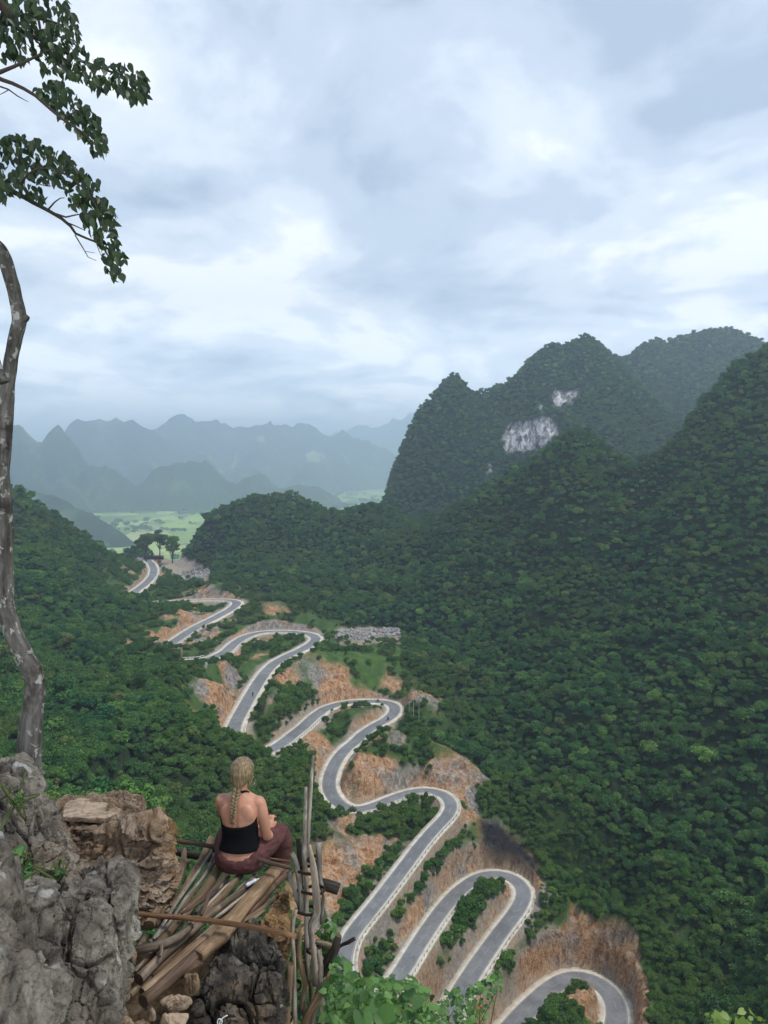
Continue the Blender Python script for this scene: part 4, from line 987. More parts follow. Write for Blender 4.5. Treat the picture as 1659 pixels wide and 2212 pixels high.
log('stick', [(1330,720),(1220,800),(1180,850)], [40,44,40], M_LOG, -.01, 14)
log('log', [(930,860),(760,990),(560,1160),(400,1300),(195,1480)], [78,82,84,80,76], M_LOG, .0, 15, .06)
log('log', [(1010,900),(860,1010),(680,1160),(480,1330),(215,1550)], [100,112,116,118,124], M_LOGRED, -.015, 16, .06)
log('log', [(650,870),(590,930),(500,995),(370,1040),(130,1090)], [70,76,80,84,86], M_LOG, .055, 17, .07, extra=(([(375,1045),(385,1100),(372,1150)], [40,34,22]),))
log('log', [(760,1195),(680,1240),(570,1320)], [62,70,66], M_LOGRED, -.04, 18)
log('stick', [(430,850),(300,1080),(140,1290)], [30,30,26], M_GREYW, -.01, 19)
log('stick', [(560,830),(420,960),(240,1180),(100,1330)], [50,54,50,46], M_LOG, -.03, 20)
log('log', [(640,700),(500,900),(330,1100),(140,1290),(60,1500)], [60,70,70,66,60], M_LOG, -.06, 21)
log('log', [(760,840),(600,1000),(420,1180),(200,1400),(80,1520)], [56,70,76,76,60], M_LOG, -.05, 22)
log('log', [(240,960),(160,1100),(60,1260),(20,1380)], [60,66,66,70], M_LOG, -.09, 23)
log('log', [(1010,480),(860,640),(700,820)], [60,66,60], M_LOG, -.04, 24)
log('log', [(1160,640),(1000,760),(880,880)], [56,60,60], M_LOG, -.04, 25)
log('log', [(1400,420),(1200,640),(1020,860),(880,1000)], [70,80,80,80], M_LOG, -.07, 26)
for k, (a, b, c, d, w) in enumerate(((700,330,420,760,40),(1000,420,700,760,38),(1060,470,820,720,34),(1130,520,900,720,36),(960,820,480,1240,44),(820,900,300,1330,40),(600,760,300,1130,36),(1300,560,1120,760,34),(520,880,180,1260,34),(700,780,520,960,30),(1180,450,1010,640,40),(780,260,560,600,36),(980,880,560,1250,40),(900,830,420,1230,36),(700,880,380,1190,34),(860,300,640,600,34),(1060,430,760,740,36),(880,430,600,760,34),(1290,450,1040,720,34),(1360,480,1160,720,36),(1480,430,1280,660,38),(560,820,330,1120,32),(1080,620,860,840,32),(470,900,230,1210,34),(1240,600,1080,760,30),(760,1090,420,1390,40))):
    log('stick' if w < 38 else 'log', [(a, b), ((a + c) / 2 + 12 * math.sin(k * 3.1), (b + d) / 2 + 10 * math.cos(k * 2.3)), (c, d)], [w, w * 1.08, w * .92], (M_LOG, M_GREYW, M_LOGRED)[k % 3], -.015 - .02 * (k % 2), 200 + k, .08)
log('rotten_log', [(430,150),(560,195),(700,220),(840,250)], [70,74,74,70], M_DARKW, -.12, 27)
# the plank: flat, with a split lower end
def plank():
    P = [atz(*zB(a, b), PLZ + z) for a, b, z in ((1440,350,.03),(1230,590,.035),(1010,850,.035),(930,960,.02),(720,1140,.0))]
    w = [.046, .049, .050, .047, .036]; c = catmull(P, 26); ww = np.interp(np.linspace(0, 1, 26), np.linspace(0, 1, 5), w)
    d = np.gradient(c, axis=0); d /= np.linalg.norm(d, axis=1)[:, None]; s = np.cross(d, (0, 0, 1)); s /= np.linalg.norm(s, axis=1)[:, None]; u = np.cross(s, d)
    v, g = [], []
    prof = [(-1, -.02), (-1, .016), (-.9, .022), (-.3, .024), (.3, .024), (.9, .022), (1, .016), (1, -.02)]
    for i in range(26):
        e = 1 + .10 * float(noise3(i * .4, .3, .7)) + (.35 * float(noise3(i * 1.7, 2.3, .7)) if i > 20 else 0)
        for a, h in prof:
            v.append(c[i] + s[i] * a * ww[i] * e + u[i] * (h + .006 * float(noise3(i * .5, a * 2, 4)))); g.append((i * .08, a * .05, h))
    v = np.array(v); k = len(prof); i = np.arange(26 * k).reshape(26, k); j = np.roll(i, -1, 1)
    q = np.stack([i[:-1], i[1:], j[1:], j[:-1]], -1).reshape(-1, 4)
    cap = [tuple([0, a, a + 1]) for a in range(1, k - 1)] + [tuple([25 * k, 25 * k + a + 1, 25 * k + a]) for a in range(1, k - 1)]
    return solid('plank', [(v, q, cap, np.array(g))], [M_PLANK, M_END], PO)
add('plank', plank(), parent=plat)
log('rail', [(70,733),(400,770),(800,818),(1200,880),(1620,972)], [44,52,54,56,50], M_LOGRED, .115, 30, .05)
log('rail', [(425,72),(640,100),(900,145),(1150,215),(1400,288),(1590,335)], [40,44,46,44,44,42], M_LOGRED, .14, 31, .05)
log('rail', [(1380,240),(1480,255),(1575,268)], [20,24,22], M_LOGRED, .12, 32)
def tie(a, b, w, off):
    p = atz(*zB(a, b), PLZ + off); t = np.linspace(0, 2 * math.pi, 12)
    ring = [p + np.array((.012 * math.cos(k), w * math.cos(k), w * math.sin(k))) for k in t]
    return tube(ring, .006, n=12, seg=6, caps=False)
for a, b in ((880,140),(905,100)): add('lashing', solid('lashing', [tie(a, b, .03, .13), tie(a + 14, b + 4, .03, .13)], [M_TIE], PO), parent=plat)

# ================================================================ stick fence
def zC(a, b): return (561.6 + a * .2344, 1771 + b * .2344)
fence = empty('stick_fence', at(655, 2212, 4.85), 'fence of crooked upright sticks bound together right of the platform', 'fence')
FO = np.array(fence.location)
def stick(name, path, thick, mat, Y, seed, raw=False, bend=.007, rough=.07, dY=0.0):
    P, rr = [], []
    th = thick if isinstance(thick, (list, tuple)) else [thick] * len(path)
    for k, (a, b) in enumerate(path):
        y = Y + dY * k / (len(path) - 1); p = at(*((a, b) if raw else zC(a, b)), y); P.append(p); rr.append(th[k] * .86 * (1 if raw else .2344) / 2 * np.linalg.norm(p) / FPX)
    return add(name, solid(name, [tube(P, rr, seed=seed, rough=rough, bend=bend)], [mat, M_END], FO), parent=fence)
stick('post', [(661,1699),(659,1760),(657,1830),(660,1900),(662,1985),(665,2118)], [8,9.5,10.5,11,11,11], M_GREYW, 4.95, 41, True, .006)
stick('post', [(677,1632),(672,1690),(669,1740),(666,1800),(664,1860)], [6,8.5,9,9,9], M_GREYW, 5.02, 42, True, .006)
stick('post', [(455,225),(490,430),(515,640),(525,800),(520,870),(470,960),(480,1080),(500,1250),(510,1520)], [30,62,74,72,74,66,64,62,56], M_GREYW, 4.88, 43, rough=.10)
stick('post', [(540,190),(540,420),(555,580),(585,690),(575,800),(568,960)], [66,60,52,40,36,34], M_GREYW, 4.98, 44, rough=.10)
stick('post', [(290,305),(320,360),(345,450),(370,600),(388,850)], [44,50,56,52,46], M_GREYW, 4.9, 45, rough=.10)
stick('post', [(265,480),(310,600),(350,720),(375,830)], [46,50,52,44], M_GREYW, 4.94, 46)
stick('post', [(350,165),(365,330),(372,450),(380,640)], [46,48,48,44], M_DARKW, 5.05, 47)
stick('post', [(335,820),(305,960),(300,1100),(312,1400),(322,1900),(322,2100)], [36,40,38,38,40,40], M_GREYW, 4.82, 48, rough=.05)
stick('post', [(385,980),(360,1150),(375,1330),(420,1520),(395,1700),(425,1860),(440,2080)], [44,46,46,48,44,44,44], M_LOG, 4.84, 49, rough=.10)
stick('post', [(285,1330),(262,1560),(245,1800),(235,2060)], [56,76,80,82], M_PLANK, 4.78, 50, rough=.03)
stick('post', [(685,1390),(600,1540),(500,1700),(430,1830),(370,2050)], [64,72,74,70,70], M_LOG, 4.75, 51, rough=.10)
stick('post', [(545,1180),(560,1380),(545,1560),(500,1750),(470,2060)], [44,48,50,56,56], M_GREYW, 4.80, 52, rough=.08)
stick('post', [(565,1630),(585,1800),(600,2060)], [52,56,58], M_GREYW, 4.77, 53)
stick('post', [(465,1480),(480,1700),(470,2060)], [40,44,44], M_LOG, 4.92, 60)
stick('post', [(430,880),(425,1200),(440,1500)], [36,36,36], M_LOG, 4.96, 61)
stick('crosspiece', [(510,1118),(580,1138),(655,1165)], [48,48,52], M_LOG, 4.80, 54)
stick('crosspiece', [(725,1065),(690,1180),(640,1290),(560,1430)], [56,84,86,70], M_DARKW, 4.9, 55, rough=.14)
stick('crosspiece', [(560,590),(640,610),(722,638)], [104,112,112], M_DARKW, 5.12, 56, rough=.08)
stick('crosspiece', [(690,1400),(740,1410),(795,1400)], [52,46,40], M_DARKW, 4.95, 57)
stick('twig', [(700,1200),(760,1150),(810,1130),(876,1090)], [22,30,36,34], M_DARKW, 4.98, 58, rough=.16)
stick('crosspiece', [(575,410),(600,414),(622,416)], [18,18,18], M_GREYW, 5.02, 59)
def fence_tie(a, b, w, Y):
    p = at(*zC(a, b), Y); t = np.linspace(0, 2 * math.pi, 14)
    return tube([p + np.array((w * math.cos(k), .045 * math.sin(k), .008 * math.sin(k * 2))) for k in t], .0055, n=14, seg=6, caps=False)
for k, (a, b, w) in enumerate(((425,455,.075),(470,640,.09),(420,830,.07),(480,360,.03),(310,1520,.05),(500,1195,.05),(250,1815,.034))):
    add('lashing', solid('lashing', [fence_tie(a, b, w, 4.92), fence_tie(a, b + 14, w, 4.92)], [M_TIE], FO), parent=fence)
# ================================================================ leaves
def leaf_mesh(name, L, W_, mat, heart=0.0, fold=.25, curl=.2, n=5):
    """a pointed leaf with a folded midrib; stem at the origin, tip along +x, upper side +z"""
    t = np.linspace(0, 1, n); w = np.sin(np.pi * t ** (.72 + heart * -.2)) * W_ / 2; w[0] = W_ * heart * .45; w[-1] = 0
    x = t * L - heart * L * .08 * 0; zc = -curl * L * t ** 2
    v = [(x[i], 0, zc[i]) for i in range(n)]; f = []
    for s in (1, -1):
        k = len(v); v += [(x[i] - (heart * L * .15 if i == 0 else 0), s * w[i], zc[i] + abs(w[i]) * fold) for i in range(n)]
        for i in range(n - 1):
            q = (i, i + 1, k + i + 1, k + i); f.append(q if s > 0 else q[::-1])
    me = bpy.data.meshes.new(name); me.from_pydata(v, [], f); me.materials.append(mat); me.polygons.foreach_set('use_smooth', np.ones(len(f), bool)); me.update()
    return me
def foliage_mat(name, lo, hi, trans=.35):
    m = Mat(name, .45, .35); r_ = m.rand(); c = m.ramp(m.math('FRACT', m.math('ADD', r_, m.attr('tone'))), [(0.0, lo), (1.0, hi)])
    m.color(c); tr = m.new('ShaderNodeBsdfTranslucent'); m.l.new(c, tr.inputs[0]); mx = m.new('ShaderNodeMixShader'); mx.inputs[0].default_value = trans
    m.l.new(m.b.outputs[0], mx.inputs[1]); m.l.new(tr.outputs[0], mx.inputs[2]); m.l.new(mx.outputs[0], m.n['Material Output'].inputs[0]); return m.m
M_TLEAF = foliage_mat('tree_leaves', (.010, .024, .009), (.034, .064, .018), .2)
M_SLEAF = foliage_mat('shrub_leaves', (.030, .085, .022), (.13, .26, .06), .3)
M_YLEAF = foliage_mat('young_leaves', (.12, .2, .03), (.26, .33, .06), .35)
def mat_bark():
    m = Mat('mottled_bark', .9, .15); g = m.new('ShaderNodeAttribute', attribute_name='grain').outputs['Vector']; p = m.pos()
    a = m.noise(m.mapping(g, (5, 30, 30)), 1.0, 9, .68, .4); b = m.noise(m.mapping(p, (1, 1, .8)), 16, 6, .6, .4); c2 = m.noise(p, 5, 5, .55)
    c = m.ramp(a, [(.3, (.030, .027, .024)), (.5, (.085, .078, .070)), (.72, (.18, .17, .155))])
    c = m.mix(m.ramp(b, [(.56, 0.0), (.62, .85)]), c, (.36, .345, .32)); c = m.mix(m.ramp(c2, [(.36, .8), (.46, 0.0)]), c, (.022, .018, .015))
    return m.color(c).bump(m.math('ADD', a, m.math('MULTIPLY', b, .6)), .9, .015).m
M_BARK = mat_bark()
M_TWIG = Mat('twig_bark', .9, .1).color((.05, .04, .035)).m

def orient(tip, nrm):
    x = Vector(tip).normalized(); z = Vector(nrm); z = (z - x * z.dot(x)).normalized(); y = z.cross(x)
    return Matrix((x, y, z)).transposed()
def leaf_cloud(thing, name, spots, meshes, n_single, mat, rest_name='foliage'):
    """spots: (pos, tip, normal, scale); the first n_single become leaves of their own, the others one part"""
    org = np.array(thing.location); V_, F_, T_ = [], [], []
    cache = {}
    for k, (p, tip, nr, s) in enumerate(spots):
        me = meshes[k % len(meshes)]; M = orient(tip, nr)
        if k < n_single:
            o = add(name, me, parent=thing, loc=np.array(p) - org); o.rotation_mode = 'QUATERNION'; o.rotation_quaternion = M.to_quaternion(); o.scale = (s, s, s)
        else:
            if me.name not in cache: cache[me.name] = (np.array([v.co[:] for v in me.vertices]), [tuple(q.vertices) for q in me.polygons])
            cv, cf = cache[me.name]; b = len(V_) and sum(len(q) for q in V_)
            V_.append((np.array(M) @ (cv * s).T).T + np.array(p) - org); F_ += [tuple(i + b for i in f) for f in cf]; T_ += [random.random()] * len(cv)
    if V_:
        me = bpy.data.meshes.new(rest_name); me.from_pydata(np.vstack(V_).tolist(), [], F_); me.materials.append(mat); me.polygons.foreach_set('use_smooth', np.ones(len(F_), bool)); attr(me, 'tone', T_); me.update()
        add(rest_name, me, parent=thing, kind='stuff')

# ================================================================ the leaning tree on the left
def z8(a, b): return (a * .5625, 483.9 + b * .5625)
def z7(a, b): return (a * .2968, b * .2968)
TYD = 4.9
tree = empty('leaning_tree', at(63, 1680, TYD), 'crooked grey tree trunk leaning along the left edge with hanging leafy branches', 'tree')
TO = np.array(tree.location)
def wob(path, w, Y, seed, seg=14, rough=.05, raw=z8, k=.5625, caps=True, n=None):
    P = [at(*raw(a, b), Y if np.ndim(Y) == 0 else Y[i]) for i, (a, b) in enumerate(path)]
    rr = [q * k / 2 * np.linalg.norm(p) / FPX for q, p in zip(w, P)]
    return tube(P, rr, seed=seed, seg=seg, rough=rough, bend=.004, caps=caps, n=n)
tp = [(110,2190),(112,2100),(118,1950),(128,1850),(136,1780),(122,1715),(86,1645),(46,1555),(24,1465),(22,1350),(20,1200),(16,1050),(10,950),(16,850),(24,700),(32,605),(46,500),(64,420),(76,368),(62,290),(44,220),(20,140),(-6,95),(-60,40),(-130,-100),(-150,-400),(-110,-700),(-40,-850)]
tw = [88,80,76,68,64,68,66,62,54,50,50,46,46,48,50,46,44,46,48,44,44,46,44,42,40,38,36,34]
knob = wob([(80,366),(98,362),(108,366)], [34,30,20], TYD, 72); stem2 = wob([(14,610),(-4,570),(-40,470),(-110,330),(-180,0)], [34,32,30,28,22], TYD - .1, 73)
add('trunk', solid('trunk', [wob(tp, tw, TYD, 71, 18, .06, n=120), knob, stem2], [M_BARK, M_BARK], TO), parent=tree)
BR = [  # branch paths (zoomed coordinates) and thickness
 ([(-120,-60),(0,30),(60,90),(90,180)], [70,60,48,30]), ([(-150,200),(0,170),(90,176),(200,250),(400,330),(560,430),(760,505),(950,575),(1050,660)], [40,34,30,26,22,18,14,10,5]),
 ([(-150,560),(0,528),(130,470),(250,420),(310,380),(425,348)], [30,24,18,14,10,5]), ([(60,90),(230,120),(380,160),(470,200),(560,320)], [26,20,16,12,6]), ([(250,0),(290,200),(300,380)], [16,14,10]),
 ([(-150,510),(0,575),(110,615),(250,690),(350,780),(460,872),(600,960),(690,1050),(745,1130)], [30,26,22,20,17,14,11,8,4]), ([(0,630),(60,650),(130,700),(205,740)], [10,9,7,3]), ([(60,655),(0,690)], [6,4]),
 ([(460,872),(520,830),(600,800)], [10,7,4]), ([(-150,1300),(0,1362),(150,1420),(250,1480),(345,1530),(490,1622),(560,1710),(700,1762),(780,1850),(830,1960),(845,2045)], [40,34,30,27,24,20,16,13,10,8,4]),
 ([(345,1530),(420,1450),(470,1440)], [12,8,4]), ([(370,1545),(480,1580),(570,1560),(650,1590)], [14,11,8,4]), ([(490,1622),(560,1650),(620,1680)], [10,8,4]), ([(545,1710),(600,1800),(640,1870),(700,1895)], [9,7,5,3]), ([(620,1830),(690,1840)], [4,3]), ([(150,1420),(160,1320),(140,1200),(90,1080)], [18,14,10,5]), ([(160,1320),(260,1230),(420,1240),(580,1340),(690,1480),(770,1640)], [14,12,10,9,7,4]), ([(200,1300),(310,1350),(390,1350)], [8,6,3]), ([(700,1762),(730,1850),(745,1860)], [6,4,3])]
for k, (pth, w) in enumerate(BR):
    add('branch', solid('branch', [wob(pth, w, TYD - .15 + .25 * math.sin(k * 2.3), 80 + k, 7, .06, z7, .2968)], [M_TWIG, M_TWIG], TO), parent=tree)
PA = [(-150,-60),(480,-60),(520,100),(570,200),(600,330),(650,400),(780,430),(990,500),(1095,600),(1070,735),(965,755),(880,690),(700,660),(560,600),(450,560),(300,540),(290,400),(140,490),(60,470),(-150,430)]
PB = [(240,655),(330,615),(430,590),(500,650),(530,700),(640,785),(690,835),(740,905),(785,1050),(785,1135),(690,1140),(625,1060),(540,955),(480,930),(365,800)]
PC = [(-150,1100),(0,1060),(70,985),(190,985),(330,1055),(480,1135),(580,1235),(690,1315),(755,1345),(740,1425),(845,1545),(830,1655),(875,1785),(915,1930),(895,2045),(825,2065),(775,2000),(745,1850),(720,1775),(645,1715),(600,1620),(545,1540),(490,1470),(440,1400),(385,1340),(300,1335),(240,1300),(170,1345),(330,1400),(365,1440),(330,1480),(240,1465),(100,1415),(85,1490),(40,1470),(-150,1440)]
rl = np.random.default_rng(77); spots = []
for poly, cnt in ((PA, 760), (PB, 230), (PC, 680)):
    a = np.array(poly); n = 0
    while n < cnt:
        q = rl.uniform(a.min(0), a.max(0))
        if not inpoly(np.array(q[0]), np.array(q[1] + 12), poly): continue
        clump = noise3(np.array(q[0] / 70.), np.array(q[1] / 70.), np.array(3.3))
        if clump < -.22 and rl.random() < .85: continue
        p = at(*z7(*q), TYD - .1 + rl.normal(0, .16))
        tip = np.array((rl.normal(.15, .55), rl.normal(0, .5), -1.0 + rl.normal(0, .45))); nr = np.array((rl.normal(0, .7), -1 + rl.normal(0, .6), .5))
        spots.append((p - tip / np.linalg.norm(tip) * .02, tip, nr, rl.uniform(.75, 1.3))); n += 1
shown = [i for i, sp in enumerate(spots) if 5 < proj(*sp[0])[0] and proj(*sp[0])[1] > 5]
rl.shuffle(shown); first = shown[:300]; fs = set(first); order = first + [i for i in range(len(spots)) if i not in fs]
TL = [leaf_mesh('leaf', .056, .030, M_TLEAF), leaf_mesh('leaf', .050, .030, M_TLEAF, 0, .15, .35), leaf_mesh('leaf', .060, .029, M_TLEAF, 0, .35, .1)]
leaf_cloud(tree, 'leaf', [spots[i] for i in order], TL, 300, M_TLEAF)

# ================================================================ leafy plants near the camera
def shrub(name, poly, cnt, Y, size, mats, label, n_single, seed, base, up=.8, cat='shrub'):
    t = empty(name, base, label, cat); rr = np.random.default_rng(seed); a = np.array(poly); sp = []
    for _ in range(cnt * 6):
        if len(sp) >= cnt: break
        q = rr.uniform(a.min(0), a.max(0))
        if not inpoly(np.array(q[0]), np.array(q[1]), poly): continue
        p = at(q[0], q[1], rr.uniform(*Y)); tip = rr.normal(size=3) * np.array((1, 1, .4)) + np.array((0, -.25, -.25)); nr = np.array((rr.normal(0, .4), rr.normal(-.45, .4), up))
        sp.append((p, tip, nr, float(np.clip(rr.lognormal(0, .35), .5, 2.0))))
    sp.sort(key=lambda s: -s[3] / s[0][1])
    ms = [leaf_mesh('leaf', size, size * .85, mats, .8, .12, .18, 6), leaf_mesh('leaf', size * .9, size * .72, mats, .6, .2, .25, 6), leaf_mesh('leaf', size * 1.1, size * .8, mats, .7, .05, .12, 6)]
    leaf_cloud(t, 'leaf', sp, ms, n_single, mats)
    st = []
    for _ in range(14):                                            # stems that carry the leaves
        s = sp[rr.integers(len(sp))]; m_ = (np.array(base) + s[0]) / 2 + rr.normal(0, .06, 3)
        st.append(tube([np.array(base), m_, s[0]], [.008, .005, .002], seg=5, n=8, caps=False))
    add('stems', solid('stems', st, [M_STEM], base), parent=t, kind='stuff')
    return t
M_STEM = Mat('green_stem', .7, .2).color((.07, .09, .03)).m
shrub('broadleaf_shrub', [(702,2250),(704,2130),(716,2085),(735,2070),(760,2085),(770,2115),(800,2118),(840,2110),(862,2122),(880,2110),(905,2125),(930,2160),(945,2250)], 1100, (4.0, 5.2), .040, M_SLEAF, 'leafy green shrub with broad heart-shaped leaves right of the stick fence', 170, 5, at(800, 2330, 4.6))
shrub('broadleaf_shrub', [(945,2250),(940,2170),(965,2140),(1000,2130),(1035,2120),(1060,2105),(1085,2100),(1080,2140),(1050,2180),(1040,2250)], 420, (5.2, 6.2), .032, M_SLEAF, 'small leaved green shrub at the bottom edge near the lowest road leg', 60, 6, at(1000, 2360, 5.7))
shrub('broadleaf_shrub', [(760,2240),(765,2190),(800,2172),(850,2170),(880,2195),(885,2240)], 22, (3.5, 3.9), .085, M_SLEAF, 'few very large round leaves low at the bottom edge', 26, 7, at(820, 2330, 3.7))
shrub('leafy_sprig', [(690,2055),(692,2000),(700,1988),(722,1996),(732,2015),(728,2045),(710,2058)], 60, (4.95, 5.15), .045, M_SLEAF, 'green sprig growing through the upper part of the stick fence', 40, 8, at(705, 2090, 5.05), cat='plant')
shrub('leafy_sprig', [(636,2045),(640,2000),(655,1990),(660,2030),(652,2050)], 26, (4.98, 5.1), .03, M_SLEAF, 'small green leaves between the rail end and the fence', 26, 9, at(648, 2070, 5.05), cat='plant')
shrub('leafy_sprig', [(1525,2250),(1512,2190),(1540,2172),(1580,2185),(1610,2178),(1650,2195),(1680,2190),(1680,2250)], 46, (4.6, 5.2), .065, M_YLEAF, 'yellow green leaf tips at the bottom right corner', 46, 10, at(1600, 2330, 4.9), cat='plant')
shrub('leafy_sprig', [(18,1890),(20,1845),(40,1828),(52,1838),(50,1862),(32,1895)], 12, (3.85, 4.0), .05, M_SLEAF, 'few bright leaves sprouting between the left boulders', 12, 11, at(32, 1905, 3.95), cat='plant')
shrub('leafy_sprig', [(108,1890),(112,1865),(140,1872),(146,1890),(125,1902)], 16, (3.95, 4.1), .028, M_SLEAF, 'tiny leaves in the crack behind the square topped block', 16, 12, at(125, 1905, 4.0), cat='plant')
shrub('leafy_sprig', [(20,1728),(22,1714),(42,1708),(46,1730),(30,1738)], 12, (4.1, 4.2), .028, M_SLEAF, 'tiny leaves on the face of the tall left boulder', 12, 13, at(32, 1740, 4.16), cat='plant')
# ================================================================ the seated person
M_SKIN = Mat('tanned_skin', .5, .35); _p = M_SKIN.pos()
M_SKIN.color(M_SKIN.ramp(M_SKIN.noise(_p, 9, 5, .6), [(.3, (.40, .185, .115)), (.7, (.50, .255, .165))])); M_SKIN.b.inputs['Subsurface Weight'].default_value = .12; M_SKIN.b.inputs['Subsurface Radius'].default_value = (.02, .008, .004); M_SKIN.b.inputs['Subsurface Scale'].default_value = .3; M_SKIN = M_SKIN.m
M_TOP = Mat('black_jersey', .9, .1).color((.006, .006, .007)).m
def cloth():
    m = Mat('maroon_cotton', .9, .12); p = m.coord('Object')
    f = m.noise(m.mapping(p, (1, 1, 1), (0.5, 0.3, 0.4)), 14, 5, .6, 1.2)
    return m.color(m.ramp(m.noise(p, 20, 6, .6), [(.3, (.075, .030, .030)), (.7, (.125, .055, .052))])).bump(f, .8, .02).m
M_PANTS = cloth()
def hairm():
    m = Mat('blond_hair', .5, .4); p = m.coord('Object')
    s = m.noise(m.mapping(p, (150, 60, 9)), 1.0, 6, .6, .4)
    return m.color(m.ramp(s, [(.3, (.055, .035, .018)), (.5, (.175, .118, .062)), (.72, (.34, .25, .14))])).bump(s, .8, .006).m
M_HAIR = hairm()
M_GOLD = Mat('earring_metal', .3, .5); M_GOLD.b.inputs['Metallic'].default_value = 1.0; M_GOLD = M_GOLD.color((.5, .42, .26)).m
M_NAIL = Mat('pink_nail_varnish', .25, .5).color((.62, .05, .13)).m

seat = atz(516, 1872, PLZ + .055)
woman = empty('person', seat, 'person in black halter top and maroon trousers sitting with back turned on the log platform', 'person')
woman.rotation_euler = (0, 0, R(-7)); woman.scale = (1, 1, .90)
def ell_ring(c, rx, ry, n=20, sq=2.3, tilt=0.0):
    a = np.arange(n) * 2 * math.pi / n; co, si = np.cos(a), np.sin(a)
    return np.stack([c[0] + rx * np.sign(co) * np.abs(co) ** (2 / sq), c[1] + ry * np.sign(si) * np.abs(si) ** (2 / sq), c[2] + tilt * np.sin(a) * ry], 1)
def loft(rings):
    n = len(rings[0]); v = np.vstack(rings + [rings[0].mean(0), rings[-1].mean(0)]); f = []
    for k in range(len(rings) - 1):
        for i in range(n): f.append((k * n + i, k * n + (i + 1) % n, (k + 1) * n + (i + 1) % n, (k + 1) * n + i))
    b, t = len(v) - 2, len(v) - 1; K = (len(rings) - 1) * n
    for i in range(n): f.append((i, b, (i + 1) % n)); f.append((K + i, K + (i + 1) % n, t))
    return v, f
def limb(P, rad, seg=14, n=None):
    P = np.array(P, float); n = n or max(6, int(np.linalg.norm(np.diff(P, axis=0), axis=1).sum() / .012)); c = catmull(P, n); rr = np.interp(np.linspace(0, 1, n), np.linspace(0, 1, len(rad)), rad)
    d = np.gradient(c, axis=0); d /= np.linalg.norm(d, axis=1)[:, None]; x = np.cross(d, (.37, .2, .9)); x /= np.linalg.norm(x, axis=1)[:, None]; y = np.cross(d, x); a = np.arange(seg) * 2 * math.pi / seg
    return loft([c[i] + (x[i] * np.cos(a)[:, None] + y[i] * np.sin(a)[:, None]) * rr[i] for i in range(n)])
def ball(c, r):
    bm = bmesh.new(); bmesh.ops.create_icosphere(bm, subdivisions=3, radius=1); v = np.array([w.co[:] for w in bm.verts]) * np.array(r) + np.array(c); f = [tuple(w.index for w in q.verts) for q in bm.faces]; bm.free(); return v, f
def fuse(name, shapes, mat, voxel, smooth_n, parent, deform=None):
    vs, fs, k = [], [], 0
    for v, f in shapes: vs.append(v); fs += [tuple(i + k for i in q) for q in f]; k += len(v)
    t = bpy.data.meshes.new('t'); t.from_pydata(np.vstack(vs).tolist(), [], fs); o = bpy.data.objects.new('t', t); C.objects.link(o)
    md = o.modifiers.new('r', 'REMESH'); md.mode = 'VOXEL'; md.voxel_size = voxel
    ms = o.modifiers.new('s', 'SMOOTH'); ms.factor = .5; ms.iterations = smooth_n
    me = bpy.data.meshes.new_from_object(o.evaluated_get(bpy.context.evaluated_depsgraph_get())); bpy.data.objects.remove(o); bpy.data.meshes.remove(t)
    if deform:
        n = len(me.vertices); co = np.empty(n * 3, np.float32); me.vertices.foreach_get('co', co); no = np.empty(n * 3, np.float32); me.vertices.foreach_get('normal', no)
        co = deform(co.reshape(-1, 3).astype(float), no.reshape(-1, 3)); me.vertices.foreach_set('co', co.astype(np.float32).ravel())
    me.polygons.foreach_set('use_smooth', np.ones(len(me.polygons), bool)); me.materials.clear(); me.materials.append(mat); me.name = name; me.update()
    return add(name, me, parent=parent)
TOR = [(.00,.118,.100,.03),(.05,.150,.118,.025),(.10,.152,.118,.025),(.16,.134,.102,.028),(.21,.121,.090,.032),(.25,.118,.086,.035),(.30,.121,.090,.038),(.36,.130,.096,.042),(.42,.140,.098,.045),(.47,.147,.094,.05),(.51,.146,.084,.053),(.54,.126,.070,.056),(.562,.085,.058,.058),(.585,.052,.048,.06)]
def torso(grow=0.0, lo=0, hi=99): return loft([ell_ring((0, yc, z), rx + grow, ry + grow) for z, rx, ry, yc in TOR if lo <= z <= hi])
def finger(a, b, c, d, r): return limb([a, b, c, d], [r, r * .95, r * .85, r * .6], 8)
W_R = np.array((.148, .235, .175)); W_L = np.array((.04, .28, .165))
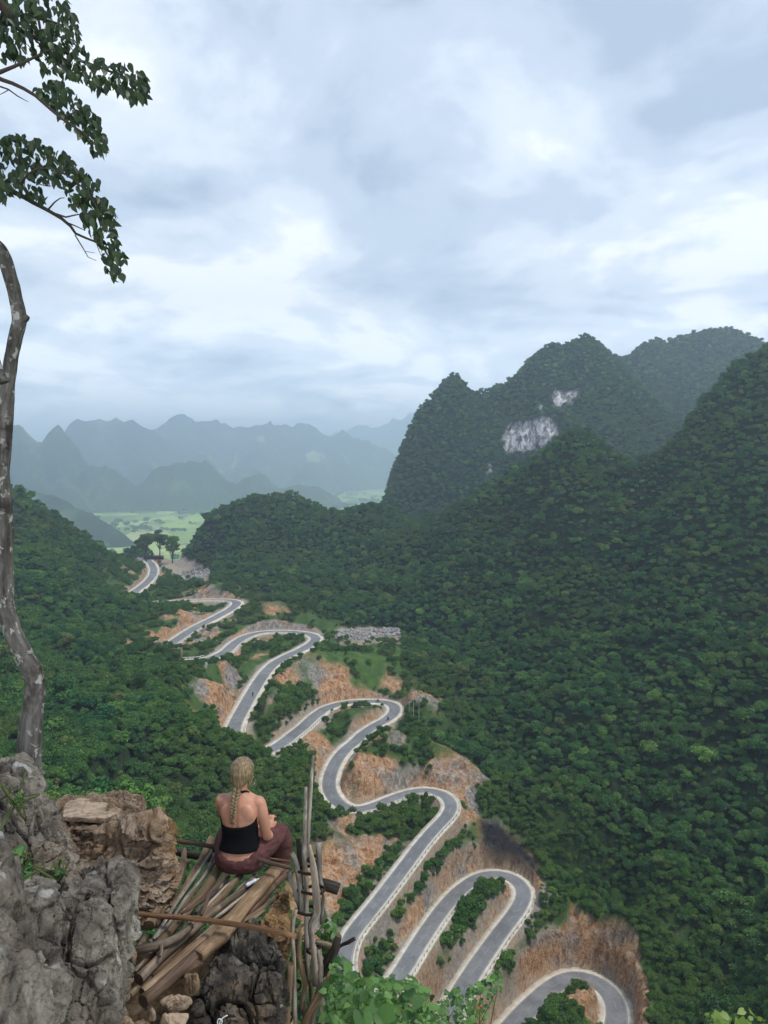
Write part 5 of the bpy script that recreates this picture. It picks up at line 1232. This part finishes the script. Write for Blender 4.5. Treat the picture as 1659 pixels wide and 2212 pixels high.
body = [torso(), limb([(0, .058, .555), (0, .065, .60), (0.002, .078, .655)], [.054, .046, .045]), ball((.004, .098, .735), (.068, .084, .092)), ball((.004, .135, .690), (.046, .050, .048)), ball((.004, .186, .716), (.011, .016, .014)),
        ball((-.064, .095, .715), (.010, .018, .026)), ball((.073, .095, .715), (.010, .018, .026)),
        ball((.128, .052, .508), (.052, .050, .046)), ball((-.128, .052, .512), (.052, .050, .046)), ball((-.065, -.028, .445), (.055, .022, .07)), ball((.065, -.028, .445), (.055, .022, .07)),
        limb([(.138, .052, .508), (.160, .048, .43), (.172, .055, .34), (.180, .085, .218)], [.046, .043, .039, .034]), limb([(.180, .085, .215), (.178, .15, .182), W_R], [.034, .034, .023]),
        limb([(-.140, .055, .510), (-.150, .10, .42), (-.150, .16, .33), (-.140, .21, .26)], [.046, .042, .038, .033]), limb([(-.140, .21, .26), (-.05, .26, .19), W_L], [.033, .032, .023]),
        limb([(.09, .03, .08), (.13, .18, .095), (.18, .33, .10)], [.085, .075, .058]), limb([(.18, .33, .10), (.19, .41, -.05), (.18, .44, -.27)], [.055, .052, .033]),
        limb([(-.09, .03, .08), (-.12, .22, .10), (-.15, .40, .105)], [.085, .075, .058]), limb([(-.15, .40, .105), (-.15, .46, -.05), (-.13, .48, -.27)], [.055, .052, .033]),
        limb([(.18, .435, -.28), (.185, .50, -.31), (.19, .58, -.325)], [.036, .034, .024]), limb([(-.13, .475, -.28), (-.135, .54, -.31), (-.14, .62, -.325)], [.036, .034, .024])]
# hands: palm, four fingers of different length and a thumb; the right hand is lifted, loosely closed on the left one
def hand(w, fwd, up, side, curl=.5):
    f, u, s = (np.array(t, float) / np.linalg.norm(t) for t in (fwd, up, side)); out = [limb([w, w + f * .035, w + f * .078], [.021, .029, .027], 10)]
    tips = []
    for k, (o, ln) in enumerate(((-.026, .062), (-.009, .070), (.009, .066), (.025, .052))):
        b = w + f * .074 + s * o; m1 = b + f * ln * .42 + u * ln * .12; m2 = m1 + f * ln * .25 - u * ln * curl * .45; e = m2 + f * ln * .02 - u * ln * .36
        out.append(finger(b - f * .02, m1, m2, e, .0082)); tips.append(e)
    t0 = w + f * .025 - s * .022; out.append(finger(t0, t0 + f * .022 - s * .022, t0 + f * .045 - s * .026, t0 + f * .062 - s * .020 - u * .01, .0092)); return out, tips
hr, tips = hand(W_R, (.05, .55, .75), (-.1, -.8, .6), (-.9, .1, .1), .5); hl, _ = hand(W_L, (.95, .25, .15), (0, .2, 1), (.1, -.9, .2), .5)
def back_shape(co, no):
    x, y, z = co.T; b = smooth(-.0, -.03, y - .03) * smooth(.10, .18, z) * smooth(.56, .48, z) * (np.abs(x) < .15)
    groove = np.exp(-(x / .014) ** 2) * .007 * b; co[:, 1] += groove
    sc = np.exp(-((np.abs(x) - .045) / .018) ** 2 - ((z - .37) / .03) ** 2) * .003 * b; co[:, 1] += sc
    return co
fuse('body', body + hr + hl, M_SKIN, .0062, 5, woman, back_shape)
for e in tips: add('fingernail', mesh_np('fingernail', *(lambda q: (q[0], np.array(q[1])))(ball(e, (.007, .007, .008))), M_NAIL), parent=woman)
# top: a tube round the chest, higher under the arms, with a halter strap
def top_mesh():
    rings = []
    for z in np.linspace(.150, .345, 14):
        rx = np.interp(z, [t[0] for t in TOR], [t[1] for t in TOR]) + .007; ry = np.interp(z, [t[0] for t in TOR], [t[2] for t in TOR]) + .007; yc = np.interp(z, [t[0] for t in TOR], [t[3] for t in TOR])
        k = (z - .150) / .195; ring = ell_ring((0, yc, z), rx, ry, 40)
        front = smooth(-.02, .10, ring[:, 1] - yc + .05 * np.abs(ring[:, 0]) / rx); ring[:, 2] += k ** 2 * (front * .10 + .030 * (np.abs(ring[:, 0]) / rx) ** 3) - (1 - k) * .0 + .012 * k * ring[:, 0] / rx
        sh = 1 + .004 * np.sin(np.arange(40) * 1.7 + z * 80); ring[:, :2] = (ring[:, :2] - (0, yc)) * sh[:, None] + (0, yc); rings.append(ring)
    n = 40; v = np.vstack(rings); i = np.arange(14 * n).reshape(14, n); j = np.roll(i, -1, 1); f = np.stack([i[:-1], j[:-1], j[1:], i[1:]], -1).reshape(-1, 4)
    return mesh_np('halter_top', v, f, M_TOP)
tp_o = add('halter_top', top_mesh(), parent=woman); sm = tp_o.modifiers.new('thick', 'SOLIDIFY'); sm.thickness = .006; sm.offset = 0
def fam(name, shapes, mat, parent):
    vs, fs, k = [], [], 0
    for v, f in shapes: vs.append(v); fs += [tuple(int(i) + k for i in q) for q in f]; k += len(v)
    me = bpy.data.meshes.new(name); me.from_pydata(np.vstack(vs).tolist(), [], fs); me.materials.append(mat); me.polygons.foreach_set('use_smooth', np.ones(len(fs), bool)); me.update(); return add(name, me, parent=parent)
strap = [(-.085, .135, .42), (-.07, .09, .53), (-.050, .05, .590), (-.02, .012, .600), (.02, .012, .600), (.050, .05, .588), (.072, .09, .53), (.085, .135, .42)]
fam('neck_strap', [limb(strap, [.008] * 8, 8)], M_TOP, tp_o)
# trousers: wide gathered cotton
def crease(co, no):
    x, y, z = co.T
    w = fbm(x * 7 + 6 * y + 14 * z, y * 5 - 3 * x, z * 22 + x * 8, 2, .5, True) * .0045 + np.sin((np.arctan2(y - .03, x) * 16 + z * 40)) * .0022 * smooth(.05, .12, z)
    return co + no * (w * smooth(.16, .12, z * 0 + np.abs(x) * 0 + .1))[:, None]
hip = []
for z, rx, ry, yc in [(-.035, .130, .115, .06), (-.01, .165, .140, .05), (.04, .178, .142, .035), (.09, .172, .134, .03), (.115, .160, .122, .03)]:
    rg = ell_ring((0, yc, z), rx, ry, 28)
    rg[:, 2] += smooth(.04, .115, np.array(z)) * (.055 * np.abs(rg[:, 0] / rx) ** 2 + .03 * (rg[:, 1] > yc) - .018); hip.append(rg)
pants = [loft(hip), limb([(.07, .03, .075), (.125, .18, .095), (.182, .325, .105), (.200, .385, .03), (.19, .43, -.09), (.18, .445, -.22)], [.115, .112, .088, .084, .088, .075], 18),
         limb([(-.07, .03, .075), (-.125, .20, .10), (-.16, .39, .105), (-.165, .45, .03), (-.15, .48, -.10), (-.135, .485, -.22)], [.115, .112, .088, .084, .088, .075], 18)]
fuse('trousers', pants, M_PANTS, .008, 4, woman, crease)
# hair: swept back cap gathered into a plait
def hair_cap():
    rings = []
    for k, t in enumerate(np.linspace(0, 1, 18)):
        z = .842 - t * .215; prof = math.sqrt(max(0.0, 1 - ((z - .738) / .106) ** 2)) if z > .738 else 1.0
        taper = np.interp(z, [.60, .635, .68, .738], [.26, .42, .78, 1.0]); rx, ry = .083 * prof * taper + .003, .098 * prof * np.interp(z, [.60, .66, .738], [.35, .72, 1.0]) + .003
        yc = .090 - np.interp(z, [.62, .70, .76], [.050, .018, 0]); ring = ell_ring((.004 - .010 * smooth(.70, .62, np.array(z)), yc, z), rx, ry, 36, 2.1)
        lim_ = .072 + .16 * smooth(.735, .80, np.array(z)); ring[:, 1] = np.minimum(ring[:, 1], lim_)
        a = np.arctan2(ring[:, 1] - yc, ring[:, 0]); w = 1 + .018 * np.sin(a * 23 + z * 30) + .014 * np.sin(a * 11 + 2); ring[:, 0] *= w; rings.append(ring)
    return loft(rings)
hair = fuse('hair', [hair_cap()], M_HAIR, .0045, 2, woman)
pl = []
T = np.linspace(0, 1, 70)
for ph in (0, 2.0944, 4.1888):
    q = T * 3.0 * 2 * math.pi + ph; wid = np.interp(T, [0, .15, 1], [.010, .019, .011])
    base_z = .640 - T * .205; base_y = np.interp(base_z, [.43, .47, .52, .57, .60, .64], [-.064, -.060, -.050, -.025, -.006, .002]); base_x = -.006 - .010 * T
    P = np.stack([base_x + wid * np.sin(q), base_y - .010 + .0095 * np.sin(2 * q), base_z], 1); pl.append(limb(P, [.0125, .0130, .0115, .008], 8, 70))
fam('plait', pl, M_HAIR, hair)
tuft = [limb([(-.016, -.072, .437), (-.016 + a, -.078, .40), (-.016 + a * 2.2, -.074, .372 + abs(a))], [.008, .007, .002], 6) for a in (-.012, -.006, 0, .005, .011)]
fam('plait_end', tuft, M_HAIR, hair)
fam('hair_tie', [limb([(-.016 + .011 * math.cos(k), -.072 + .011 * math.sin(k), .440) for k in np.linspace(0, 6.28, 12)], [.003] * 3, 6)], M_TOP, hair)
wisps = [limb([(.07 + .004 * k, .06, .70), (.073 + .003 * k, .035, .65), (.06 + .006 * k, .02, .60 - .01 * k)], [.002, .0015, .0008], 5) for k in range(3)] + [limb([(-.07, .06, .70), (-.075, .03, .65), (-.06 - .006 * k, .015, .60)], [.002, .0015, .0008], 5) for k in range(3)]
fam('wisps', wisps, M_HAIR, hair)
fam('earring', [limb([(.088 + .004 * math.sin(k), .085 + .030 * math.sin(k), .660 + .032 * math.cos(k)) for k in np.linspace(0, 6.28, 24)], [.0018] * 3, 6)], M_GOLD, woman)
# ================================================================ at the top of the pass
def onroad(px, py):
    k = np.argmin((PXR - px) ** 2 + ((PYR - py) * 1.5) ** 2); return k
def ray_ground(px, py, y0=150, y1=760):
    ys = np.linspace(y0, y1, 1400); d = ray(px, py); z = ground(d[0] * ys, ys); h = np.where(z > d[2] * ys)[0]
    y = ys[h[0]] if len(h) else y1
    return np.array((d[0] * y, y, float(ground(d[0] * y, y))))
# red parasol of the stall at the saddle
M_RED = Mat('red_canvas', .8, .2).color((.55, .05, .06)).m; M_POLE = Mat('painted_steel', .5, .4).color((.45, .45, .44)).m; M_DROOF = Mat('dark_sheet_roof', .7, .2).color((.035, .03, .03)).m; M_WOODP = Mat('shed_timber', .9, .1).color((.09, .065, .045)).m; M_WALL = concrete('plaster_wall', (.5, .48, .44), (.72, .70, .66))
s0 = ray_ground(341, 1217, 500, 720)
um = empty('parasol', s0, 'red parasol beside the road at the top of the pass', 'parasol')
v = [(0, 0, 3.3)] + [(2.1 * math.cos(a), 2.1 * math.sin(a), 2.35 - .12 * (k % 2)) for k, a in enumerate(np.linspace(0, 2 * math.pi, 16, endpoint=False))]
me = bpy.data.meshes.new('canopy'); me.from_pydata(v, [], [(0, 1 + k, 1 + (k + 1) % 16) for k in range(16)]); me.materials.append(M_RED); add('canopy', me, parent=um)
add('pole', solid('pole', [tube([(0, 0, 0), (0, 0, 3.3)], .06, n=3, seg=6)], [M_POLE]), parent=um)
s1 = ray_ground(330, 1209, 560, 740)
sh = empty('roadside_shelter', s1, 'low dark roofed shelter behind the red parasol', 'shelter')
def boxes(name, L, mat, parent):
    vs, fs = [], []
    for c, h in L:
        b, f = box_np(np.array(c, float), np.array((h[0], 0, 0)), np.array((0, h[1], 0)), np.array((0, 0, h[2]))); fs.append(f + 8 * len(vs)); vs.append(b)
    return add(name, mesh_np(name, np.vstack(vs), np.vstack(fs), mat, False), parent=parent)
rv = [(-9, -3, 2.5), (9, -3, 2.6), (9, 0, 3.7), (-9, 0, 3.6), (9, 3, 2.6), (-9, 3, 2.5)]
me = bpy.data.meshes.new('roof'); me.from_pydata(rv, [], [(0, 1, 2, 3), (3, 2, 4, 5)]); me.materials.append(M_DROOF); ro = add('roof', me, parent=sh); ro.modifiers.new('t', 'SOLIDIFY').thickness = .12
for x in (-8.5, -4, 0, 4, 8.5):
    for y in (-2.6, 2.6): boxes('post', [((x, y, 1.2), (.1, .1, 1.35))], M_WOODP, sh)
boxes('back_wall', [((0, 2.5, 1.0), (8.4, .08, 1.0))], M_WOODP, sh)
# slender poles by the fourth bend
for k, (a, b, h) in enumerate(((884, 1552, 7), (893, 1560, 12), (905, 1562, 12))):
    p = ray_ground(a, b, 230, 420); o = empty('utility_pole', p, ['short pale pole leftmost of three beside the bend under the meadow', 'tall pale pole in the middle of three beside the bend', 'tall pale pole rightmost of three beside the bend'][k], 'pole', 'poles beside the bend')
    add('shaft', solid('shaft', [tube([(0, 0, -1), (0, 0, h)], [.13, .09], n=5, seg=6)], [M_POLE]), parent=o); boxes('crossarm', [((0, 0, h - .6), (.8, .06, .06))], M_POLE, o)
p = ray_ground(381, 1219, 540, 740); o = empty('utility_pole', p, 'pale pole standing alone on the gravel at the top of the pass', 'pole'); add('shaft', solid('shaft', [tube([(0, 0, -1), (0, 0, 8)], [.16, .12], n=5, seg=6)], [M_POLE]), parent=o); boxes('crossarm', [((0, 0, 7.3), (.9, .07, .07))], M_POLE, o)
# tall trees at the saddle
def tall_tree(px, pyb, pyt, Y, wid, label, seed):
    b = at(px, pyb, Y); b[2] = min(b[2], float(ground(b[0], b[1])) + .2); top = at(px, pyt, Y)[2]; H = top - b[2]; t = empty('tall_tree', b, label, 'tree'); rr = np.random.default_rng(seed)
    tr = [tube([(0, 0, -1), (.2, 0, H * .35), (.1, .2, H * .7)], [H * .028, H * .02, H * .012], n=10, seg=7)]; cl = []
    for k in range(15):
        a = rr.uniform(0, 6.28); z = H * rr.uniform(.48, .92); d = wid * rr.uniform(.2, .62) * (1.25 - z / H * .5); e = np.array((math.cos(a) * d, math.sin(a) * d, z)); tr.append(tube([(.12, .1, H * rr.uniform(.3, .55)), e * .6 + np.array((0, 0, .1 * H)), e], [H * .011, H * .007, H * .003], n=8, seg=5)); cl.append(e)
    add('trunk', solid('trunk', tr, [M_TRUNK, M_TRUNK]), parent=t)
    vs, fs, k0, tn_ = [], [], 0, []
    for e in cl:
        me = CROWNS[int(rr.integers(6))]; s = wid * rr.uniform(.34, .55); cv = np.empty(len(me.vertices) * 3, np.float32); me.vertices.foreach_get('co', cv); cv = cv.reshape(-1, 3) * np.array((s, s, s * .8)) + e - np.array((0, 0, s * .4))
        ti = np.empty(len(me.loops), np.int32); me.loops.foreach_get('vertex_index', ti); vs.append(cv); fs.append(ti.reshape(-1, 3) + k0); k0 += len(cv); a_ = np.empty(len(me.vertices), np.float32); me.attributes['tone'].data.foreach_get('value', a_); tn_.append(a_)
    cm = mesh_np('crown', np.vstack(vs), np.vstack(fs), M_CROWN, False); attr(cm, 'tone', np.concatenate(tn_)); add('crown', cm, parent=t)
tall_tree(316, 1204, 1158, 640, 8.0, 'dark round topped tall tree at the left of the pass top', 1)
tall_tree(345, 1202, 1152, 655, 8.5, 'tall tree with open flat crown behind the red parasol', 2)
tall_tree(372, 1204, 1165, 640, 7.5, 'dark bushy tall tree right of the pass top at the hill foot', 3)
# rubble heaps
M_RUB = rock_mat('rubble_stone', (.16, .15, .14), (.36, .34, .32), (.58, .56, .53), (.40, .34, .27), .66, .55, 1.0)
def rubble(poly, cnt, size, label, seed, y0, y1):
    rr = np.random.default_rng(seed); a = np.array(poly); vs, fs, k = [], [], 0
    bm = bmesh.new(); bmesh.ops.create_icosphere(bm, subdivisions=1, radius=1); iv = np.array([w.co[:] for w in bm.verts]); fc = np.array([[w.index for w in q.verts] for q in bm.faces]); bm.free()
    while len(vs) < cnt:
        q = rr.uniform(a.min(0), a.max(0))
        if not inpoly(np.array(q[0]), np.array(q[1]), poly): continue
        p = ray_ground(q[0], q[1], y0, y1); s = size * rr.lognormal(0, .45)
        M = np.linalg.qr(rr.normal(size=(3, 3)))[0]; vs.append(((iv * (1 + rr.uniform(-.3, .3, iv.shape))) * (s, s * .8, s * .5)) @ M.T + p + np.array((0, 0, s * .3))); fs.append(fc + k); k += len(iv)
    add('rubble_heap', mesh_np('rubble_heap', np.vstack(vs), np.vstack(fs), M_RUB, False), label=label, cat='rubble', kind='stuff')
rubble([(726,1366),(760,1360),(862,1358),(866,1372),(790,1384),(728,1382)], 420, .75, 'heap of grey broken stone on the terrace beside the meadow', 1, 300, 480)
rubble([(388,1238),(425,1228),(456,1228),(454,1242),(425,1256),(395,1256)], 260, .9, 'heap of grey broken stone below the top of the pass', 2, 420, 700)
rubble([(410,1434),(450,1432),(445,1450),(415,1446)], 110, .5, 'spill of grey stone below the fifth bend', 4, 240, 340)
# ================================================================ motorbikes with riders on the road
M_TYRE = Mat('black_rubber', .8, .2).color((.012, .012, .012)).m; M_BIKE = Mat('dark_motorbike_paint', .35, .5).color((.02, .022, .03)).m; M_JKT = Mat('dark_jacket', .9, .1).color((.03, .03, .04)).m
def bike(px, py, side, flip, label, rl_):
    k = onroad(px, py); k = min(max(k, 1), len(RP) - 2); pos = RP[k] + SIDE[k] * side + np.array((0, 0, .09)); hd = math.atan2(tan2[k, 1], tan2[k, 0]) + (math.pi if flip else 0)
    o = empty('motorbike', pos, label, 'motorbike', 'motorbikes on the pass road'); o.rotation_euler = (0, 0, hd)
    for x in (-.62, .62):
        t = np.linspace(0, 2 * math.pi, 17); w = add('wheel', solid('wheel', [tube([(x + .26 * math.cos(a), 0, .31 + .26 * math.sin(a)) for a in t], .055, n=17, seg=6, caps=False, rough=0)], [M_TYRE]), parent=o)
    add('body', solid('body', [tube([(-.75, 0, .75), (-.3, 0, .78), (.1, 0, .72), (.35, 0, .55), (.0, 0, .42), (-.35, 0, .45)], [.10, .13, .12, .10, .14, .12], n=16, seg=8, rough=0), tube([(.62, 0, .31), (.48, 0, .95)], .04, n=4, seg=6, rough=0)], [M_BIKE, M_BIKE]), parent=o)
    add('handlebar', solid('handlebar', [tube([(.4, -.34, 1.0), (.47, 0, .97), (.4, .34, 1.0)], .02, n=6, seg=5, rough=0)], [M_BIKE, M_BIKE]), parent=o)
    pr = empty('person', pos + np.array((0, 0, .0)), rl_, 'person', 'riders on the motorbikes'); pr.rotation_euler = (0, 0, hd)
    f = [ball((-.12, 0, 1.12), (.15, .2, .32)), ball((.0, 0, 1.58), (.12, .11, .14)), limb([(-.1, 0, 1.35), (-.04, 0, 1.5)], [.06, .055]), limb([(-.1, .2, 1.32), (.1, .28, 1.12), (.36, .3, 1.04)], [.06, .05, .035]), limb([(-.1, -.2, 1.32), (.1, -.28, 1.12), (.36, -.3, 1.04)], [.06, .05, .035]), limb([(-.15, .1, .88), (.2, .2, .8), (.05, .2, .35), (.15, .2, .3)], [.1, .08, .055, .045]), limb([(-.15, -.1, .88), (.2, -.2, .8), (.05, -.2, .35), (.15, -.2, .3)], [.1, .08, .055, .045])]
    fuse('body', f, M_JKT, .035, 2, pr)
bike(538, 1502, 1.0, True, 'small dark motorbike on the straight leg above the hidden bend', 'rider in dark clothes on the straight leg above the hidden bend')
bike(817, 1521, -1.0, False, 'small dark motorbike at the inside of the fourth hairpin', 'rider in dark clothes at the inside of the fourth hairpin')
bike(831, 1553, 1.0, False, 'small dark motorbike just below the fourth hairpin', 'rider in dark clothes just below the fourth hairpin')
bike(760, 1746, -1.2, True, 'small dark motorbike in the left bend beside the stick fence top', 'rider in dark clothes in the left bend beside the stick fence top')
# ================================================================ far valley: trees and houses among the fields
rv_ = np.random.default_rng(9); vp = []
while len(vp) < 900:
    x, y = rv_.uniform(-1500, 300), rv_.uniform(1500, 5200)
    if noise3(np.array(x / 260.), np.array(y / 420.), np.array(.5)) > .12 or rv_.random() < .05: vp.append((x, y, VALLEY))
instancer('valley_trees', np.array(vp), rv_.uniform(6, 14, len(vp)), 9, 'hazy clumps of trees between the rice fields in the valley', None, (.6, 1.0))
M_HROOF = Mat('grey_house_roof', .8, .1).color((.35, .33, .33)).m
HS = [(405,1106,'near the left of the green valley'),(372,1118,'at the middle of the green valley'),(398,1124,'beside the tall trees of the pass'),(330,1128,'in the fields above the pass road'),(415,1112,'farthest right in the left valley gap'),(352,1109,'at the far edge of the fields'),(760,1092,'in the right valley gap'),(742,1083,'left in the right valley gap'),(782,1078,'at the far side of the right valley gap')]
for k, (a, b, w) in enumerate(HS):
    p = atz(a, b, VALLEY); h = empty('house', p, 'tiny pale house ' + w, 'house', 'houses in the far valley'); h.rotation_euler = (0, 0, k * .7); s = 7 + (k % 3) * 2
    boxes('wall', [((0, 0, 3), (s, s * .6, 3.0))], M_WALL, h)
    me = bpy.data.meshes.new('roof'); q = s + .8; u = s * .6 + .8; me.from_pydata([(-q, -u, 6.02), (q, -u, 6.02), (q, 0, 9.5), (-q, 0, 9.5), (q, u, 6.02), (-q, u, 6.02)], [], [(0, 1, 2, 3), (3, 2, 4, 5), (0, 3, 5), (1, 4, 2)]); me.materials.append(M_HROOF); add('roof', me, parent=h)
# ================================================================ litter on the platform
M_PLAST = Mat('clear_plastic', .15, .5).color((.55, .6, .65)).m; M_STRING = Mat('white_string', .8, .2).color((.7, .7, .68)).m
bp = atz(*zB(1215, 470), PLZ + .03); bo = empty('plastic_bottle', bp, 'small crushed clear plastic bottle lying between the logs beside the plank', 'bottle'); bo.rotation_euler = (0, 0, R(50))
add('body', solid('body', [tube([(-.05, 0, 0), (-.03, 0, .002), (.0, .004, 0), (.03, 0, .003), (.05, 0, 0)], [.012, .016, .012, .016, .008], n=14, seg=10, rough=.1)], [M_PLAST, M_PLAST]), parent=bo); add('cap', solid('cap', [tube([(.05, 0, 0), (.064, 0, 0)], .009, n=3, seg=8, rough=0)], [M_STRING, M_STRING]), parent=bo)
sp = [at(*zB(*q), 3.95) for q in ((905,1790),(898,1745),(915,1722),(940,1735),(935,1765),(915,1770),(930,1730),(960,1705),(990,1690))]
add('string', solid('string', [tube(np.array(sp) - sp[0], .003, n=40, seg=5, rough=0)], [M_STRING, M_STRING]), loc=sp[0], label='loop of white string at the bottom edge on the black rock', cat='string')
# ================================================================ the humid air over the valley
hz = bpy.data.materials.new('humid_air'); hz.use_nodes = True
hn = hz.node_tree.nodes; hn.clear()
pv = hn.new('ShaderNodeVolumePrincipled'); pv.inputs['Density'].default_value = 0.00026; pv.inputs['Color'].default_value = (0.70, 0.81, 1.0, 1); pv.inputs['Anisotropy'].default_value = 0.45
ho = hn.new('ShaderNodeOutputMaterial'); hz.node_tree.links.new(pv.outputs[0], ho.inputs['Volume'])
b, fc = box_np(np.array((0, 7900, 220.0)), np.array((9100., 0, 0)), np.array((0, 8400., 0)), np.array((0, 0, 436.5)))
add('haze', mesh_np('haze', b, fc, hz, False), kind='stuff', label='thin bluish haze filling the valley', cat='haze')
